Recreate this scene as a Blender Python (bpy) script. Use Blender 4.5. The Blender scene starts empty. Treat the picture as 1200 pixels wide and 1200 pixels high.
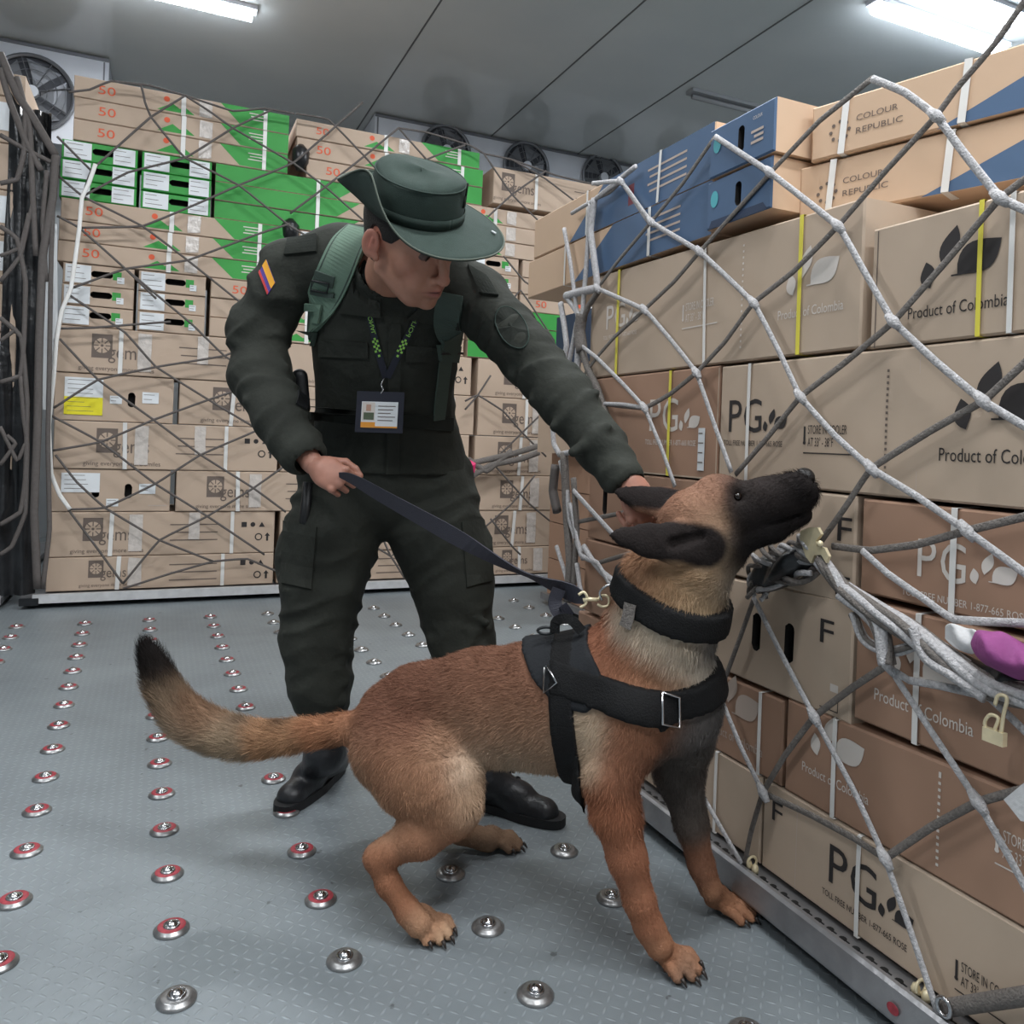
import bpy, bmesh, math, random
import numpy as np
from mathutils import Vector, Matrix
from mathutils.bvhtree import BVHTree
random.seed(7); RNG = np.random.default_rng(7)
S = bpy.context.scene; COL = S.collection
# ------------------------------------------------------------------ camera
TH = math.radians(23.8); ROLL = .036; FP = 930.; PX, PY = 600., 515.
R0 = np.array([math.cos(TH), -math.sin(TH), 0.]); U0 = np.array([0, 0, 1.]); FW = np.array([math.sin(TH), math.cos(TH), 0.])
CR = R0*math.cos(ROLL)+U0*math.sin(ROLL); CU = U0*math.cos(ROLL)-R0*math.sin(ROLL); CP = np.array([0, 0, 1.])
cam = bpy.data.cameras.new('camera'); co = bpy.data.objects.new('camera', cam); COL.objects.link(co)
m = Matrix.Identity(4)
for i in range(3):
    m[i][0] = CR[i]; m[i][1] = CU[i]; m[i][2] = -FW[i]; m[i][3] = CP[i]
co.matrix_world = m; cam.sensor_width = 36; cam.lens = FP/1200*36; cam.shift_y = -(600-PY)/1200; cam.clip_start = .05
S.camera = co
# ------------------------------------------------------------------ world, exposure
w = bpy.data.worlds.new('world'); S.world = w; w.use_nodes = True
w.node_tree.nodes['Background'].inputs[0].default_value = (.7, .8, .9, 1)
w.node_tree.nodes['Background'].inputs[1].default_value = .05
S.view_settings.view_transform = 'Standard'; S.view_settings.look = 'None'; S.view_settings.gamma = 1
S.view_settings.exposure = -0.08
LIGHT_W = 46.
LAMPS = [(4.78, 3.82), (4.95, 3.50), (-.14, 5.85), (4.55, 5.46), (.9, .6), (-1.6, 2.6), (1.6, 3.1), (.3, -1.0), (2.6, -1.0), (-2.4, .2)]
LAMP_LIT = [1, 1, 1, 0, 1.5, 1, 1.0, 1.3, 1.3, 1]
# ------------------------------------------------------------------ helpers
def dr(x, y): return FW+CR*(x-PX)/FP-CU*(y-PY)/FP
def W(x, y, Z): return CP+dr(x, y)*Z
def PLN(x, y, ax, c):
    v = dr(x, y); return CP+v*((c-CP[ax])/v[ax])
def CV(x, y, z):
    v = CR*x+CU*y-FW*z; return v/np.linalg.norm(v)
def s2l(c):
    c = np.asarray(c, float)/255.; return np.where(c <= .04045, c/12.92, ((c+.055)/1.055)**2.4)
def new_obj(name, me, parent=None):
    o = bpy.data.objects.new(name, me); COL.objects.link(o)
    if parent is not None: o.parent = parent
    return o
def tag(o, label=None, cat=None, group=None, kind=None):
    if label: o['label'] = label
    if cat: o['category'] = cat
    if group: o['group'] = group
    if kind: o['kind'] = kind
    return o
def empty(name, loc, label, cat, group=None):
    o = bpy.data.objects.new(name, None); COL.objects.link(o); o.location = [float(v) for v in loc]; o.empty_display_size = .05
    return tag(o, label, cat, group)
def mesh(name, V, Fc, mats, parent=None, world=True, smooth=False, mi=None, colors=None):
    V = np.asarray(V, dtype=float).reshape(-1, 3)
    if parent is not None and world: V = V-np.array(parent.location)
    me = bpy.data.meshes.new(name)
    if isinstance(Fc, np.ndarray) and Fc.ndim == 2:
        n, k = Fc.shape
        me.vertices.add(len(V)); me.vertices.foreach_set('co', V.astype(np.float32).ravel())
        me.loops.add(n*k); me.loops.foreach_set('vertex_index', Fc.astype(np.int32).ravel())
        me.polygons.add(n); me.polygons.foreach_set('loop_start', np.arange(0, n*k, k, dtype=np.int32))
        me.update(calc_edges=True); me.validate()
    else:
        me.from_pydata([tuple(v) for v in V], [], [tuple(int(i) for i in f) for f in Fc])
    if not isinstance(mats, (list, tuple)): mats = [mats]
    for mt in mats: me.materials.append(mt)
    if mi is not None: me.polygons.foreach_set('material_index', np.asarray(mi, dtype=np.int32))
    if smooth: me.polygons.foreach_set('use_smooth', np.ones(len(me.polygons), dtype=bool))
    if colors is not None:
        a = me.color_attributes.new('col', 'FLOAT_COLOR', 'POINT')
        c = np.ones((len(V), 4), np.float32); c[:, :3] = colors; a.data.foreach_set('color', c.ravel())
    me.update()
    return new_obj(name, me, parent)
class MB:
    def __init__(s): s.V = []; s.F = []; s.M = []
    def add(s, V, F, m=0):
        b = len(s.V); s.V += [tuple(map(float, v)) for v in V]; s.F += [tuple(int(i)+b for i in f) for f in F]; s.M += [m]*len(F); return s
    def box(s, a, b, m=0):
        x0, y0, z0 = a; x1, y1, z1 = b
        V = [(x0, y0, z0), (x1, y0, z0), (x1, y1, z0), (x0, y1, z0), (x0, y0, z1), (x1, y0, z1), (x1, y1, z1), (x0, y1, z1)]
        return s.add(V, [(0, 3, 2, 1), (4, 5, 6, 7), (0, 1, 5, 4), (1, 2, 6, 5), (2, 3, 7, 6), (3, 0, 4, 7)], m)
    def build(s, name, mats, parent=None, smooth=False, world=True):
        return mesh(name, s.V, s.F, mats, parent, world, smooth, s.M)
def catmull(P, n=6):
    P = np.asarray(P, float)
    if len(P) < 3: return np.array([P[0]+(P[-1]-P[0])*t for t in np.linspace(0, 1, n+1)])
    Q = np.vstack([2*P[0]-P[1], P, 2*P[-1]-P[-2]]); out = []
    for i in range(1, len(Q)-2):
        for t in np.linspace(0, 1, n, endpoint=False):
            a, b, c, d = Q[i-1:i+3]
            out.append(.5*((2*b)+(-a+c)*t+(2*a-5*b+4*c-d)*t*t+(-a+3*b-3*c+d)*t**3))
    out.append(P[-1]); return np.array(out)
def tube(P, r, n=8, flat=None, closed=False):
    P = np.asarray(P, float); N = len(P); r = np.broadcast_to(r, (N,))
    T = np.gradient(P, axis=0)
    if closed: T = np.roll(P, -1, 0)-np.roll(P, 1, 0)
    T /= np.linalg.norm(T, axis=1)[:, None]+1e-9
    u = np.cross(T[0], [0, 0, 1.]); u = u if np.linalg.norm(u) > .1 else np.cross(T[0], [1., 0, 0]); u /= np.linalg.norm(u)
    V = []; 
    for i in range(N):
        u = u-T[i]*(u@T[i]); u /= np.linalg.norm(u); v = np.cross(T[i], u)
        if flat is not None:
            nn, f = flat; nn = np.asarray(nn, float); a = nn-T[i]*(nn@T[i]); a /= np.linalg.norm(a)+1e-9; b = np.cross(T[i], a); k0, k1 = a*f, b
        else: k0, k1 = u, v
        for j in range(n):
            an = 2*math.pi*j/n; V.append(P[i]+r[i]*(math.cos(an)*k0+math.sin(an)*k1))
    F = []
    for i in range(N if closed else N-1):
        for j in range(n):
            a = i*n+j; b = i*n+(j+1) % n; c = ((i+1) % N)*n; F.append((a, b, c+(j+1) % n, c+j))
    if not closed:
        F.append(tuple(range(n))[::-1]); F.append(tuple((N-1)*n+j for j in range(n)))
    return V, F
def ribbon(P, Nn, wid, th=.003):
    """thick strip: points, normals, widths"""
    P = np.asarray(P, float); Nn = np.asarray(Nn, float); N = len(P); wid = np.broadcast_to(wid, (N,))
    T = np.gradient(P, axis=0); T /= np.linalg.norm(T, axis=1)[:, None]+1e-9; V = []; F = []
    for i in range(N):
        n = Nn[i]/np.linalg.norm(Nn[i]); b = np.cross(T[i], n); b /= np.linalg.norm(b)+1e-9
        for sx, sz in ((-.5, 0), (.5, 0), (.5, 1), (-.5, 1)): V.append(P[i]+b*wid[i]*sx+n*th*sz)
    for i in range(N-1):
        for j in range(4):
            a = i*4+j; b = i*4+(j+1) % 4; F.append((a, b, b+4, a+4))
    F += [(3, 2, 1, 0), tuple((N-1)*4+j for j in range(4))]
    return V, F
def lathe(prof, n=24, c=(0, 0, 0)):
    V = []; F = []; k = len(prof)
    for j in range(n):
        a = 2*math.pi*j/n
        for r, z in prof: V.append((c[0]+r*math.cos(a), c[1]+r*math.sin(a), c[2]+z))
    for j in range(n):
        for i in range(k-1):
            a = j*k+i; b = ((j+1) % n)*k+i; F.append((a, b, b+1, a+1))
    return V, F
# ------------------------------------------------------------------ materials
def mat(name, col, rough=.6, metal=0., noise=0., nscale=8., bump=0., bscale=60., attr=False, emit=None, sheen=0., spec=.5, col2=None, stretch=None, sss=0.):
    mt = bpy.data.materials.new(name); mt.use_nodes = True; nt = mt.node_tree; N = nt.nodes; L = nt.links; b = N['Principled BSDF']
    c = list(s2l(col))+[1]
    b.inputs['Base Color'].default_value = c; b.inputs['Roughness'].default_value = rough; b.inputs['Metallic'].default_value = metal
    b.inputs['Specular IOR Level'].default_value = spec
    if sheen: b.inputs['Sheen Weight'].default_value = sheen
    if sss: b.inputs['Subsurface Weight'].default_value = sss; b.inputs['Subsurface Radius'].default_value = (.01, .004, .002); b.inputs['Subsurface Scale'].default_value = 1
    tc = N.new('ShaderNodeTexCoord'); src = tc.outputs['Object']
    if stretch:
        mp = N.new('ShaderNodeMapping'); mp.inputs['Scale'].default_value = stretch; L.new(src, mp.inputs[0]); src = mp.outputs[0]
    base = None
    if attr:
        a = N.new('ShaderNodeAttribute'); a.attribute_name = 'col'; base = a.outputs['Color']; L.new(base, b.inputs['Base Color'])
    if noise or col2 is not None:
        nz = N.new('ShaderNodeTexNoise'); nz.inputs['Scale'].default_value = nscale; nz.inputs['Detail'].default_value = 5; L.new(src, nz.inputs['Vector'])
        if col2 is not None:
            rp = N.new('ShaderNodeValToRGB'); rp.color_ramp.elements[0].position = .35; rp.color_ramp.elements[1].position = .65
            rp.color_ramp.elements[0].color = c; rp.color_ramp.elements[1].color = list(s2l(col2))+[1]
            L.new(nz.outputs['Fac'], rp.inputs[0]); L.new(rp.outputs[0], b.inputs['Base Color'])
        else:
            mr = N.new('ShaderNodeMapRange'); mr.inputs[3].default_value = 1-noise; mr.inputs[4].default_value = 1+noise; mr.inputs[1].default_value = .3; mr.inputs[2].default_value = .7
            L.new(nz.outputs['Fac'], mr.inputs[0])
            mx = N.new('ShaderNodeVectorMath'); mx.operation = 'SCALE'; L.new(mr.outputs[0], mx.inputs['Scale'])
            if base is not None: L.new(base, mx.inputs[0])
            else: mx.inputs[0].default_value = c[:3]
            L.new(mx.outputs[0], b.inputs['Base Color'])
    if bump:
        nb = N.new('ShaderNodeTexNoise'); nb.inputs['Scale'].default_value = bscale; nb.inputs['Detail'].default_value = 4; L.new(src, nb.inputs['Vector'])
        bp = N.new('ShaderNodeBump'); bp.inputs['Strength'].default_value = bump; bp.inputs['Distance'].default_value = .01
        L.new(nb.outputs['Fac'], bp.inputs['Height']); L.new(bp.outputs[0], b.inputs['Normal'])
    if emit: b.inputs['Emission Color'].default_value = list(s2l(col))+[1]; b.inputs['Emission Strength'].default_value = emit
    return mt
M = {}
M['kraft'] = mat('kraft_cardboard', (188, 166, 146), .75, noise=.05, nscale=3, bump=.04, bscale=9)
M['kraftR'] = mat('kraft_cardboard_light', (186, 166, 146), .72, noise=.05, nscale=3, bump=.05, bscale=7)
M['brown'] = mat('brown_cardboard', (162, 128, 106), .72, noise=.06, nscale=3, bump=.05, bscale=7)
M['tan'] = mat('tan_cardboard', (202, 172, 144), .7, noise=.05, nscale=3, bump=.05, bscale=7)
M['blue'] = mat('blue_printed_cardboard', (72, 98, 130), .6, noise=.06, nscale=4, bump=.04, bscale=7)
M['navy'] = mat('navy_cardboard', (40, 56, 82), .6)
M['green'] = mat('green_printed_cardboard', (52, 150, 62), .6, noise=.05, nscale=4)
M['orange'] = mat('orange_ink', (222, 96, 62), .7)
M['black_ink'] = mat('black_ink', (44, 40, 40), .7)
M['grey_ink'] = mat('grey_ink', (105, 92, 84), .7)
M['white_ink'] = mat('white_ink', (214, 206, 198), .7)
M['pale_ink'] = mat('pale_ink', (186, 170, 158), .7)
M['teal_ink'] = mat('teal_ink', (80, 170, 180), .6)
M['maroon'] = mat('maroon_ink', (120, 50, 60), .6)
M['hole'] = mat('box_inside_shade', (26, 22, 20), .9)  # near-black liner of the hand holes, painting the unlit box interior
M['white'] = mat('white_paper', (225, 228, 230), .6)
M['yellow_paper'] = mat('yellow_paper', (235, 222, 40), .6)
M['strapW'] = mat('white_plastic_strap', (226, 224, 220), .35)
M['strapY'] = mat('yellow_plastic_strap', (226, 214, 84), .35)
M['tape'] = mat('clear_tape', (205, 196, 188), .15, noise=.1, nscale=30, bump=.4, bscale=40)
M['ropeL'] = mat('light_grey_net_webbing', (184, 182, 183), .7, noise=.22, nscale=150, bump=.6, bscale=260)
M['ropeD'] = mat('dark_grey_net_webbing', (112, 106, 101), .75, noise=.2, nscale=150, bump=.6, bscale=260)
M['ropeB'] = mat('dark_net_rope', (90, 84, 81), .8, noise=.1, nscale=60)
M['alu'] = mat('worn_aluminium', (150, 150, 152), .38, .7, noise=.2, nscale=12, bump=.15, bscale=50)
M['aluW'] = mat('pale_aluminium_rail', (205, 205, 205), .45, .3, noise=.1, nscale=20)
M['steel'] = mat('polished_steel', (190, 190, 192), .22, 1., noise=.08, nscale=60)
M['ring_steel'] = mat('scuffed_steel', (150, 150, 150), .35, .85, noise=.2, nscale=90)
M['red_ring'] = mat('red_paint_worn', (150, 52, 62), .5, .1, noise=.3, nscale=120)
M['dark_metal'] = mat('dark_metal', (46, 48, 50), .4, .6)
M['brass'] = mat('brass', (226, 212, 176), .4, .25, noise=.1, nscale=50)
M['black_plastic'] = mat('black_plastic', (20, 21, 23), .45)
M['blackfilm'] = mat('black_plastic_film', (30, 31, 33), .3, noise=.4, nscale=10, bump=.8, bscale=14)
M['tubeoff'] = mat('grey_lamp_tube', (150, 152, 154), .4)
M['lamp'] = mat('lit_lamp_tube', (235, 244, 255), .5, emit=22.)
M['housing'] = mat('white_painted_steel', (205, 208, 214), .45, noise=.05, nscale=4)
M['fan'] = mat('fan_grey_metal', (120, 122, 126), .45, .5)
M['fan_dark'] = mat('fan_recess_shade', (58, 60, 66), .6)  # shade of the fan recess, put into the colour
M['cloth_purple'] = mat('purple_cloth', (136, 66, 122), .8, noise=.1, nscale=25, bump=.3, bscale=60)
M['cloth_white'] = mat('white_cloth', (205, 205, 205), .8, bump=.3, bscale=60)
M['pink'] = mat('pink_paper', (226, 120, 130), .6)
UNI = (48, 50, 45)
M['uniform'] = mat('dark_olive_uniform_fabric', UNI, .85, noise=.15, nscale=14, bump=.8, bscale=16, spec=.25)
M['uniform2'] = mat('dark_olive_uniform_patch', (40, 43, 39), .85, spec=.2, bump=.2, bscale=60)
M['tee'] = mat('black_green_undershirt', (33, 36, 33), .9)
M['hat'] = mat('green_hat_canvas', (55, 67, 62), .85, spec=.2, noise=.08, nscale=40, bump=.2, bscale=500)
M['hat_edge'] = mat('hat_piping', (84, 92, 82), .8)
M['strapG'] = mat('green_padded_strap', (112, 138, 120), .7, noise=.08, nscale=30, bump=.2, bscale=400)
M['strapG2'] = mat('dark_green_webbing', (66, 80, 72), .7, bump=.2, bscale=400)
M['boot'] = mat('black_boot_leather', (30, 31, 34), .42, bump=.3, bscale=40)
M['sole'] = mat('black_rubber', (22, 22, 24), .7)
M['leash'] = mat('black_navy_webbing', (44, 44, 54), .6, bump=.3, bscale=500)
M['harness'] = mat('black_harness_nylon', (15, 15, 16), .75, spec=.25, noise=.1, nscale=50, bump=.3, bscale=300)
M['harness2'] = mat('charcoal_harness_fabric', (31, 33, 36), .8, spec=.25, bump=.2, bscale=200)
M['skin'] = mat('skin', (150, 100, 80), .5, attr=True, noise=.05, nscale=60, bump=.05, bscale=300, sss=.08)
M['hair'] = mat('black_hair', (28, 24, 22), .6, bump=.5, bscale=300)
M['eye'] = mat('eye_white_shaded', (92, 74, 68), .5)  # eye white darkened in its colour for shade under the hat brim
M['iris'] = mat('dark_iris', (22, 14, 10), .1)
M['fur'] = mat('dog_coat', (160, 110, 80), .85, attr=True, spec=.15, noise=.1, nscale=120, bump=.3, bscale=200)
M['furs'] = mat('dog_fur_strands', (160, 110, 80), .85, attr=True, spec=.1)
M['nose'] = mat('wet_black_nose', (22, 21, 22), .3, bump=.3, bscale=300)
M['claw'] = mat('dark_claw', (50, 42, 38), .4)
M['navyl'] = mat('navy_lanyard', (18, 22, 40), .6)
M['lime'] = mat('lime_print', (150, 205, 90), .6)
M['flagY'] = mat('flag_yellow', (230, 165, 50), .8); M['flagB'] = mat('flag_blue', (80, 60, 140), .8); M['flagR'] = mat('flag_red', (190, 60, 60), .8)
M['photo'] = mat('photo_face', (190, 150, 130), .5); M['photo_g'] = mat('photo_green', (80, 92, 70), .5); M['amber'] = mat('amber_band', (225, 150, 50), .5)
# ------------------------------------------------------------------ room shell
def lin(nt, op, a, b=None, c=None):
    n = nt.nodes.new('ShaderNodeMath'); n.operation = op
    for i, v in enumerate((a, b, c)):
        if v is None: continue
        if isinstance(v, (int, float)): n.inputs[i].default_value = v
        else: nt.links.new(v, n.inputs[i])
    return n.outputs[0]
def floor_mat():
    mt = bpy.data.materials.new('grey_tread_plate'); mt.use_nodes = True; nt = mt.node_tree; N = nt.nodes; L = nt.links; b = N['Principled BSDF']
    tc = N.new('ShaderNodeTexCoord'); sp = N.new('ShaderNodeSeparateXYZ'); L.new(tc.outputs['Object'], sp.inputs[0])
    sc = 1/.032; outs = []
    for par in (0, 1):
        u = lin(nt, 'MULTIPLY', lin(nt, 'ADD', sp.outputs[0], sp.outputs[1]), sc*.7071); v = lin(nt, 'MULTIPLY', lin(nt, 'SUBTRACT', sp.outputs[0], sp.outputs[1]), sc*.7071)
        if par: u = lin(nt, 'ADD', u, .5); v = lin(nt, 'ADD', v, .5)
        fu = lin(nt, 'SUBTRACT', lin(nt, 'FRACT', u), .5); fv = lin(nt, 'SUBTRACT', lin(nt, 'FRACT', v), .5)
        a, c = (.33, .085) if par else (.085, .33)
        e = lin(nt, 'ADD', lin(nt, 'POWER', lin(nt, 'DIVIDE', fu, a), 2.), lin(nt, 'POWER', lin(nt, 'DIVIDE', fv, c), 2.))
        outs.append(lin(nt, 'MAXIMUM', lin(nt, 'SUBTRACT', 1., e), 0.))
    tread = lin(nt, 'MAXIMUM', outs[0], outs[1])
    n1 = N.new('ShaderNodeTexNoise'); n1.inputs['Scale'].default_value = 1.3; n1.inputs['Detail'].default_value = 6; n1.inputs['Roughness'].default_value = .65; L.new(tc.outputs['Object'], n1.inputs['Vector'])
    rp = N.new('ShaderNodeValToRGB'); rp.color_ramp.elements[0].position = .3; rp.color_ramp.elements[1].position = .72
    rp.color_ramp.elements[0].color = list(s2l((112, 119, 123)))+[1]; rp.color_ramp.elements[1].color = list(s2l((138, 146, 150)))+[1]; L.new(n1.outputs[0], rp.inputs[0])
    n2 = N.new('ShaderNodeTexNoise'); n2.inputs['Scale'].default_value = 28; n2.inputs['Detail'].default_value = 3; L.new(tc.outputs['Object'], n2.inputs['Vector'])
    sp2 = N.new('ShaderNodeValToRGB'); sp2.color_ramp.elements[0].position = .70; sp2.color_ramp.elements[1].position = .74; L.new(n2.outputs[0], sp2.inputs[0])
    mx = N.new('ShaderNodeMix'); mx.data_type = 'RGBA'; L.new(lin(nt, 'MULTIPLY', sp2.outputs[0], .6), mx.inputs[0]); L.new(rp.outputs[0], mx.inputs[6]); mx.inputs[7].default_value = (.03, .032, .034, 1)
    m2 = N.new('ShaderNodeMix'); m2.data_type = 'RGBA'; L.new(lin(nt, 'MULTIPLY', tread, .22), m2.inputs[0]); L.new(mx.outputs[2], m2.inputs[6]); m2.inputs[7].default_value = (.5, .56, .6, 1)
    L.new(m2.outputs[2], b.inputs['Base Color'])
    b.inputs['Roughness'].default_value = .42; b.inputs['Metallic'].default_value = .15
    h = lin(nt, 'ADD', tread, lin(nt, 'MULTIPLY', n2.outputs[0], .25)); bp = N.new('ShaderNodeBump'); bp.inputs['Strength'].default_value = .5; bp.inputs['Distance'].default_value = .002
    L.new(h, bp.inputs['Height']); L.new(bp.outputs[0], b.inputs['Normal']); return mt
def ceil_mat():
    mt = bpy.data.materials.new('glossy_grey_ceiling_panel'); mt.use_nodes = True; nt = mt.node_tree; N = nt.nodes; L = nt.links; b = N['Principled BSDF']
    tc = N.new('ShaderNodeTexCoord'); n1 = N.new('ShaderNodeTexNoise'); n1.inputs['Scale'].default_value = .8; n1.inputs['Detail'].default_value = 5; L.new(tc.outputs['Object'], n1.inputs['Vector'])
    rp = N.new('ShaderNodeValToRGB'); rp.color_ramp.elements[0].position = .3; rp.color_ramp.elements[1].position = .7
    rp.color_ramp.elements[0].color = list(s2l((196, 202, 202)))+[1]; rp.color_ramp.elements[1].color = list(s2l((212, 216, 214)))+[1]; L.new(n1.outputs[0], rp.inputs[0]); L.new(rp.outputs[0], b.inputs['Base Color'])
    b.inputs['Roughness'].default_value = .13; b.inputs['Specular IOR Level'].default_value = .6
    n2 = N.new('ShaderNodeTexNoise'); n2.inputs['Scale'].default_value = 6; L.new(tc.outputs['Object'], n2.inputs['Vector'])
    bp = N.new('ShaderNodeBump'); bp.inputs['Strength'].default_value = .12; bp.inputs['Distance'].default_value = .01; L.new(n2.outputs[0], bp.inputs['Height']); L.new(bp.outputs[0], b.inputs['Normal']); return mt
M['floor'] = floor_mat(); M['ceil'] = ceil_mat(); M['seam'] = mat('ceiling_seam', (96, 98, 97), .6)
M['wall'] = mat('grey_wall_panel', (150, 155, 158), .5, noise=.05, nscale=1)
RX0, RX1, RY0, RY1, RZ = -4.5, 7.2, -2.6, 7.95, 3.95
MB().box((RX0, RY0, -.1), (RX1, RY1, 0)).build('floor', M['floor'])['kind'] = 'structure'
MB().box((RX0, RY0, RZ), (RX1, RY1, RZ+.1)).build('ceiling', M['ceil'])['kind'] = 'structure'
for nm, a, b in (('wall_back', (RX0, RY1, 0), (RX1, RY1+.1, RZ)), ('wall_left', (RX0-.1, RY0, 0), (RX0, RY1, RZ)), ('wall_right', (RX1, RY0, 0), (RX1+.1, RY1, RZ)), ('wall_front', (RX0, RY0-.1, 0), (RX1, RY0, RZ))):
    MB().box(a, b).build(nm, M['wall'])['kind'] = 'structure'
seams = MB()
for (x, y) in ((427, 138), (643, 100), (860, 60)):
    X = float(PLN(x, y, 2, RZ)[0]); seams.box((X-.006, RY0, RZ-.004), (X+.006, RY1, RZ))
seams.build('trim_1', M['seam'])['kind'] = 'structure'
# ------------------------------------------------------------------ lamps
WORDS = ['first', 'second', 'third', 'fourth', 'fifth', 'sixth', 'seventh', 'eighth', 'ninth', 'tenth', 'eleventh', 'twelfth', 'thirteenth', 'fourteenth', 'fifteenth', 'sixteenth', 'seventeenth', 'eighteenth', 'nineteenth', 'twentieth']
lamp_lab = {0: 'bright ceiling tube lamp in the upper right corner, nearer the room middle', 1: 'bright ceiling tube lamp at the far upper right corner edge', 2: 'bright ceiling tube lamp cut off by the top edge above the left boxes', 3: 'dull unlit ceiling tube above the blue boxes'}
for i, (x, y) in enumerate(LAMPS):
    lit = LAMP_LIT[i]; hl = .62
    t = empty('ceiling_lamp', (x, y, RZ), lamp_lab.get(i, 'long ceiling tube lamp above and behind the viewer'), 'lamp', 'ceiling tube lamps' if i < 4 else 'ceiling lamps outside the view')
    b = MB().box((x-hl-.03, y-.05, RZ-.03), (x+hl+.03, y+.05, RZ-.001)); b.build('lamp_body', M['housing' if lit else 'tubeoff'], t)
    V, F = tube([(x-hl, y, RZ-.055), (x+hl, y, RZ-.055)], .042 if lit else .02, 12); mesh('lamp_tube', V, F, M['lamp' if lit else 'tubeoff'], t, smooth=True)
    if lit:
        ld = bpy.data.lights.new('tube_light', 'AREA'); ld.shape = 'RECTANGLE'; ld.size = 1.2; ld.size_y = .12; ld.energy = LIGHT_W*lit; ld.color = (.97, .985, 1.0)
        lo = bpy.data.objects.new('tube_light', ld); COL.objects.link(lo); lo.parent = t; lo.location = (0, 0, -.1)
# ------------------------------------------------------------------ evaporator units with fans
def evaporator(x0, x1, z0, fans, lab, rad):
    Y = 7.2
    t = empty('cooling_unit', ((x0+x1)/2, Y, z0), lab, 'cooling unit')
    MB().box((x0, Y, z0), (x1, Y+.6, RZ-.012)).build('casing', M['housing'], t)
    sl = MB().box((x0, Y-.012, RZ-.035), (x1, Y, RZ-.012))
    for k in range(len(fans)+1):
        xx = x0+.02+(x1-x0-.06)*k/len(fans); sl.box((xx, Y-.006, z0), (xx+.012, Y, RZ-.04))
    sl.build('casing_trim', M['fan'], t)
    for fx, fz in fans:
        fr = MB(); V, F = tube([(fx+rad*math.cos(a), Y-.03, fz+rad*math.sin(a)) for a in np.linspace(0, 2*math.pi, 41)[:-1]], .016, 6, closed=True); fr.add(V, F)
        for q in (.35, .6, .8):
            V, F = tube([(fx+rad*q*math.cos(a), Y-.045, fz+rad*q*math.sin(a)) for a in np.linspace(0, 2*math.pi, 33)[:-1]], .0025, 4, closed=True); fr.add(V, F)
        for k in range(8):
            a = k*math.pi/4+.3; V, F = tube([(fx, Y-.045, fz), (fx+rad*math.cos(a), Y-.035, fz+rad*math.sin(a))], .004, 4); fr.add(V, F)
        guard = fr.build('fan_guard', M['fan'], t)
        V = [(fx+rad*math.cos(a), Y-.004, fz+rad*math.sin(a)) for a in np.linspace(0, 2*math.pi, 41)[:-1]]
        mesh('fan_shade_disc', V, [tuple(range(40))[::-1]], M['fan_dark'], t)  # flat dark disc on the casing, painted as the shaded opening
        bl = MB()
        for k in range(5):
            a0 = k*2*math.pi/5; P = []
            for rr, w_ in ((.2, .25), (.55, .42), (.92, .5)):
                for sgn in (-1, 1):
                    a = a0+sgn*w_; P.append((fx+rad*rr*math.cos(a), Y-.018-.008*sgn, fz+rad*rr*math.sin(a)))
            bl.add(P, [(0, 1, 3, 2), (2, 3, 5, 4)])
        bl.build('fan_blades', M['fan'], t)
        V, F = tube([(fx, Y-.06, fz), (fx, Y-.01, fz)], .045, 16); mesh('fan_hub', V, F, M['housing'], t)
def fpt(x, y): p = PLN(x, y, 1, 7.17); return (float(p[0]), float(p[2]))
lf = fpt(38, 108); sp = .95
evaporator(-3.4, -.487, 3.2, [lf, (lf[0]-sp, lf[1]), (lf[0]-2*sp, lf[1])], 'white cooling unit with round fans at the top left behind the stacks', .285)
f2 = fpt(617, 195); f3 = fpt(707, 208); f1 = fpt(523, 176); d = f3[0]-f2[0]
evaporator(1.69, 1.69+4.2, 3.35, [f1, f2, f3, (f3[0]+d, f3[1]), (f3[0]+2*d, f3[1])], 'long white cooling unit with a row of fans above the middle stacks', .235)
# ------------------------------------------------------------------ ball transfer units in the floor
def ball_unit():
    t = empty('ball_transfer_unit', (0, 0, 0), 'x', 'roller ball')
    V, F = lathe([(.0, .0), (.034, .0), (.034, .003), (.031, .006), (.0265, .0095)], 28); mesh('flange', V, F, M['ring_steel'], t, world=False, smooth=True)
    V, F = lathe([(.0268, .0092), (.024, .0108), (.016, .0098)], 28); mesh('painted_ring', V, F, M['red_ring'], t, world=False, smooth=True)
    V, F = lathe([(.016, .0098), (.0155, .013), (.013, .0135), (.0125, .009)], 24); mesh('collar', V, F, M['steel'], t, world=False, smooth=True)
    V, F = lathe([(.0125*math.cos(a), .0085+.0115*math.sin(a)) for a in np.linspace(0, math.pi/2, 7)], 20); mesh('ball', V, F, M['steel'], t, world=False, smooth=True)
    return t
proto = ball_unit(); first = True; cnt = 0
colw = {}
for k in range(-6, 9):
    for j in range(-1, 17):
        Y = 1.277+.2135*j+.01*(k < 0); X = -.238+.2935*k-.028*(Y-1.5)
        q = np.array([X, Y, 0])-CP; z = q@FW; u = PX+FP*(q@CR)/z; v = PY-FP*(q@CU)/z
        if z < .8 or u < -20 or u > 1120 or v > 1215: continue
        if X > 1.1 and Y < 2.65: continue
        if Y > 4.6 : continue
        if first: t = proto; first = False
        else:
            t = proto.copy(); COL.objects.link(t)
            for ch in proto.children:
                c = ch.copy(); COL.objects.link(c); c.parent = t
        t.location = (X, Y, 0); red = (X < .5 and Y > 1.6)
        if not red:
            for ch in t.children:
                if ch.name.startswith('painted_ring'):
                    me = ch.data.copy(); me.materials[0] = M['ring_steel']; ch.data = me
        t['label'] = '%s floor roller ball, %s row from the front, %s column from the left' % ('red-ringed' if red else 'steel', WORDS[j+1], WORDS[k+6])
        t['group'] = 'roller balls set in the floor'; cnt += 1
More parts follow.
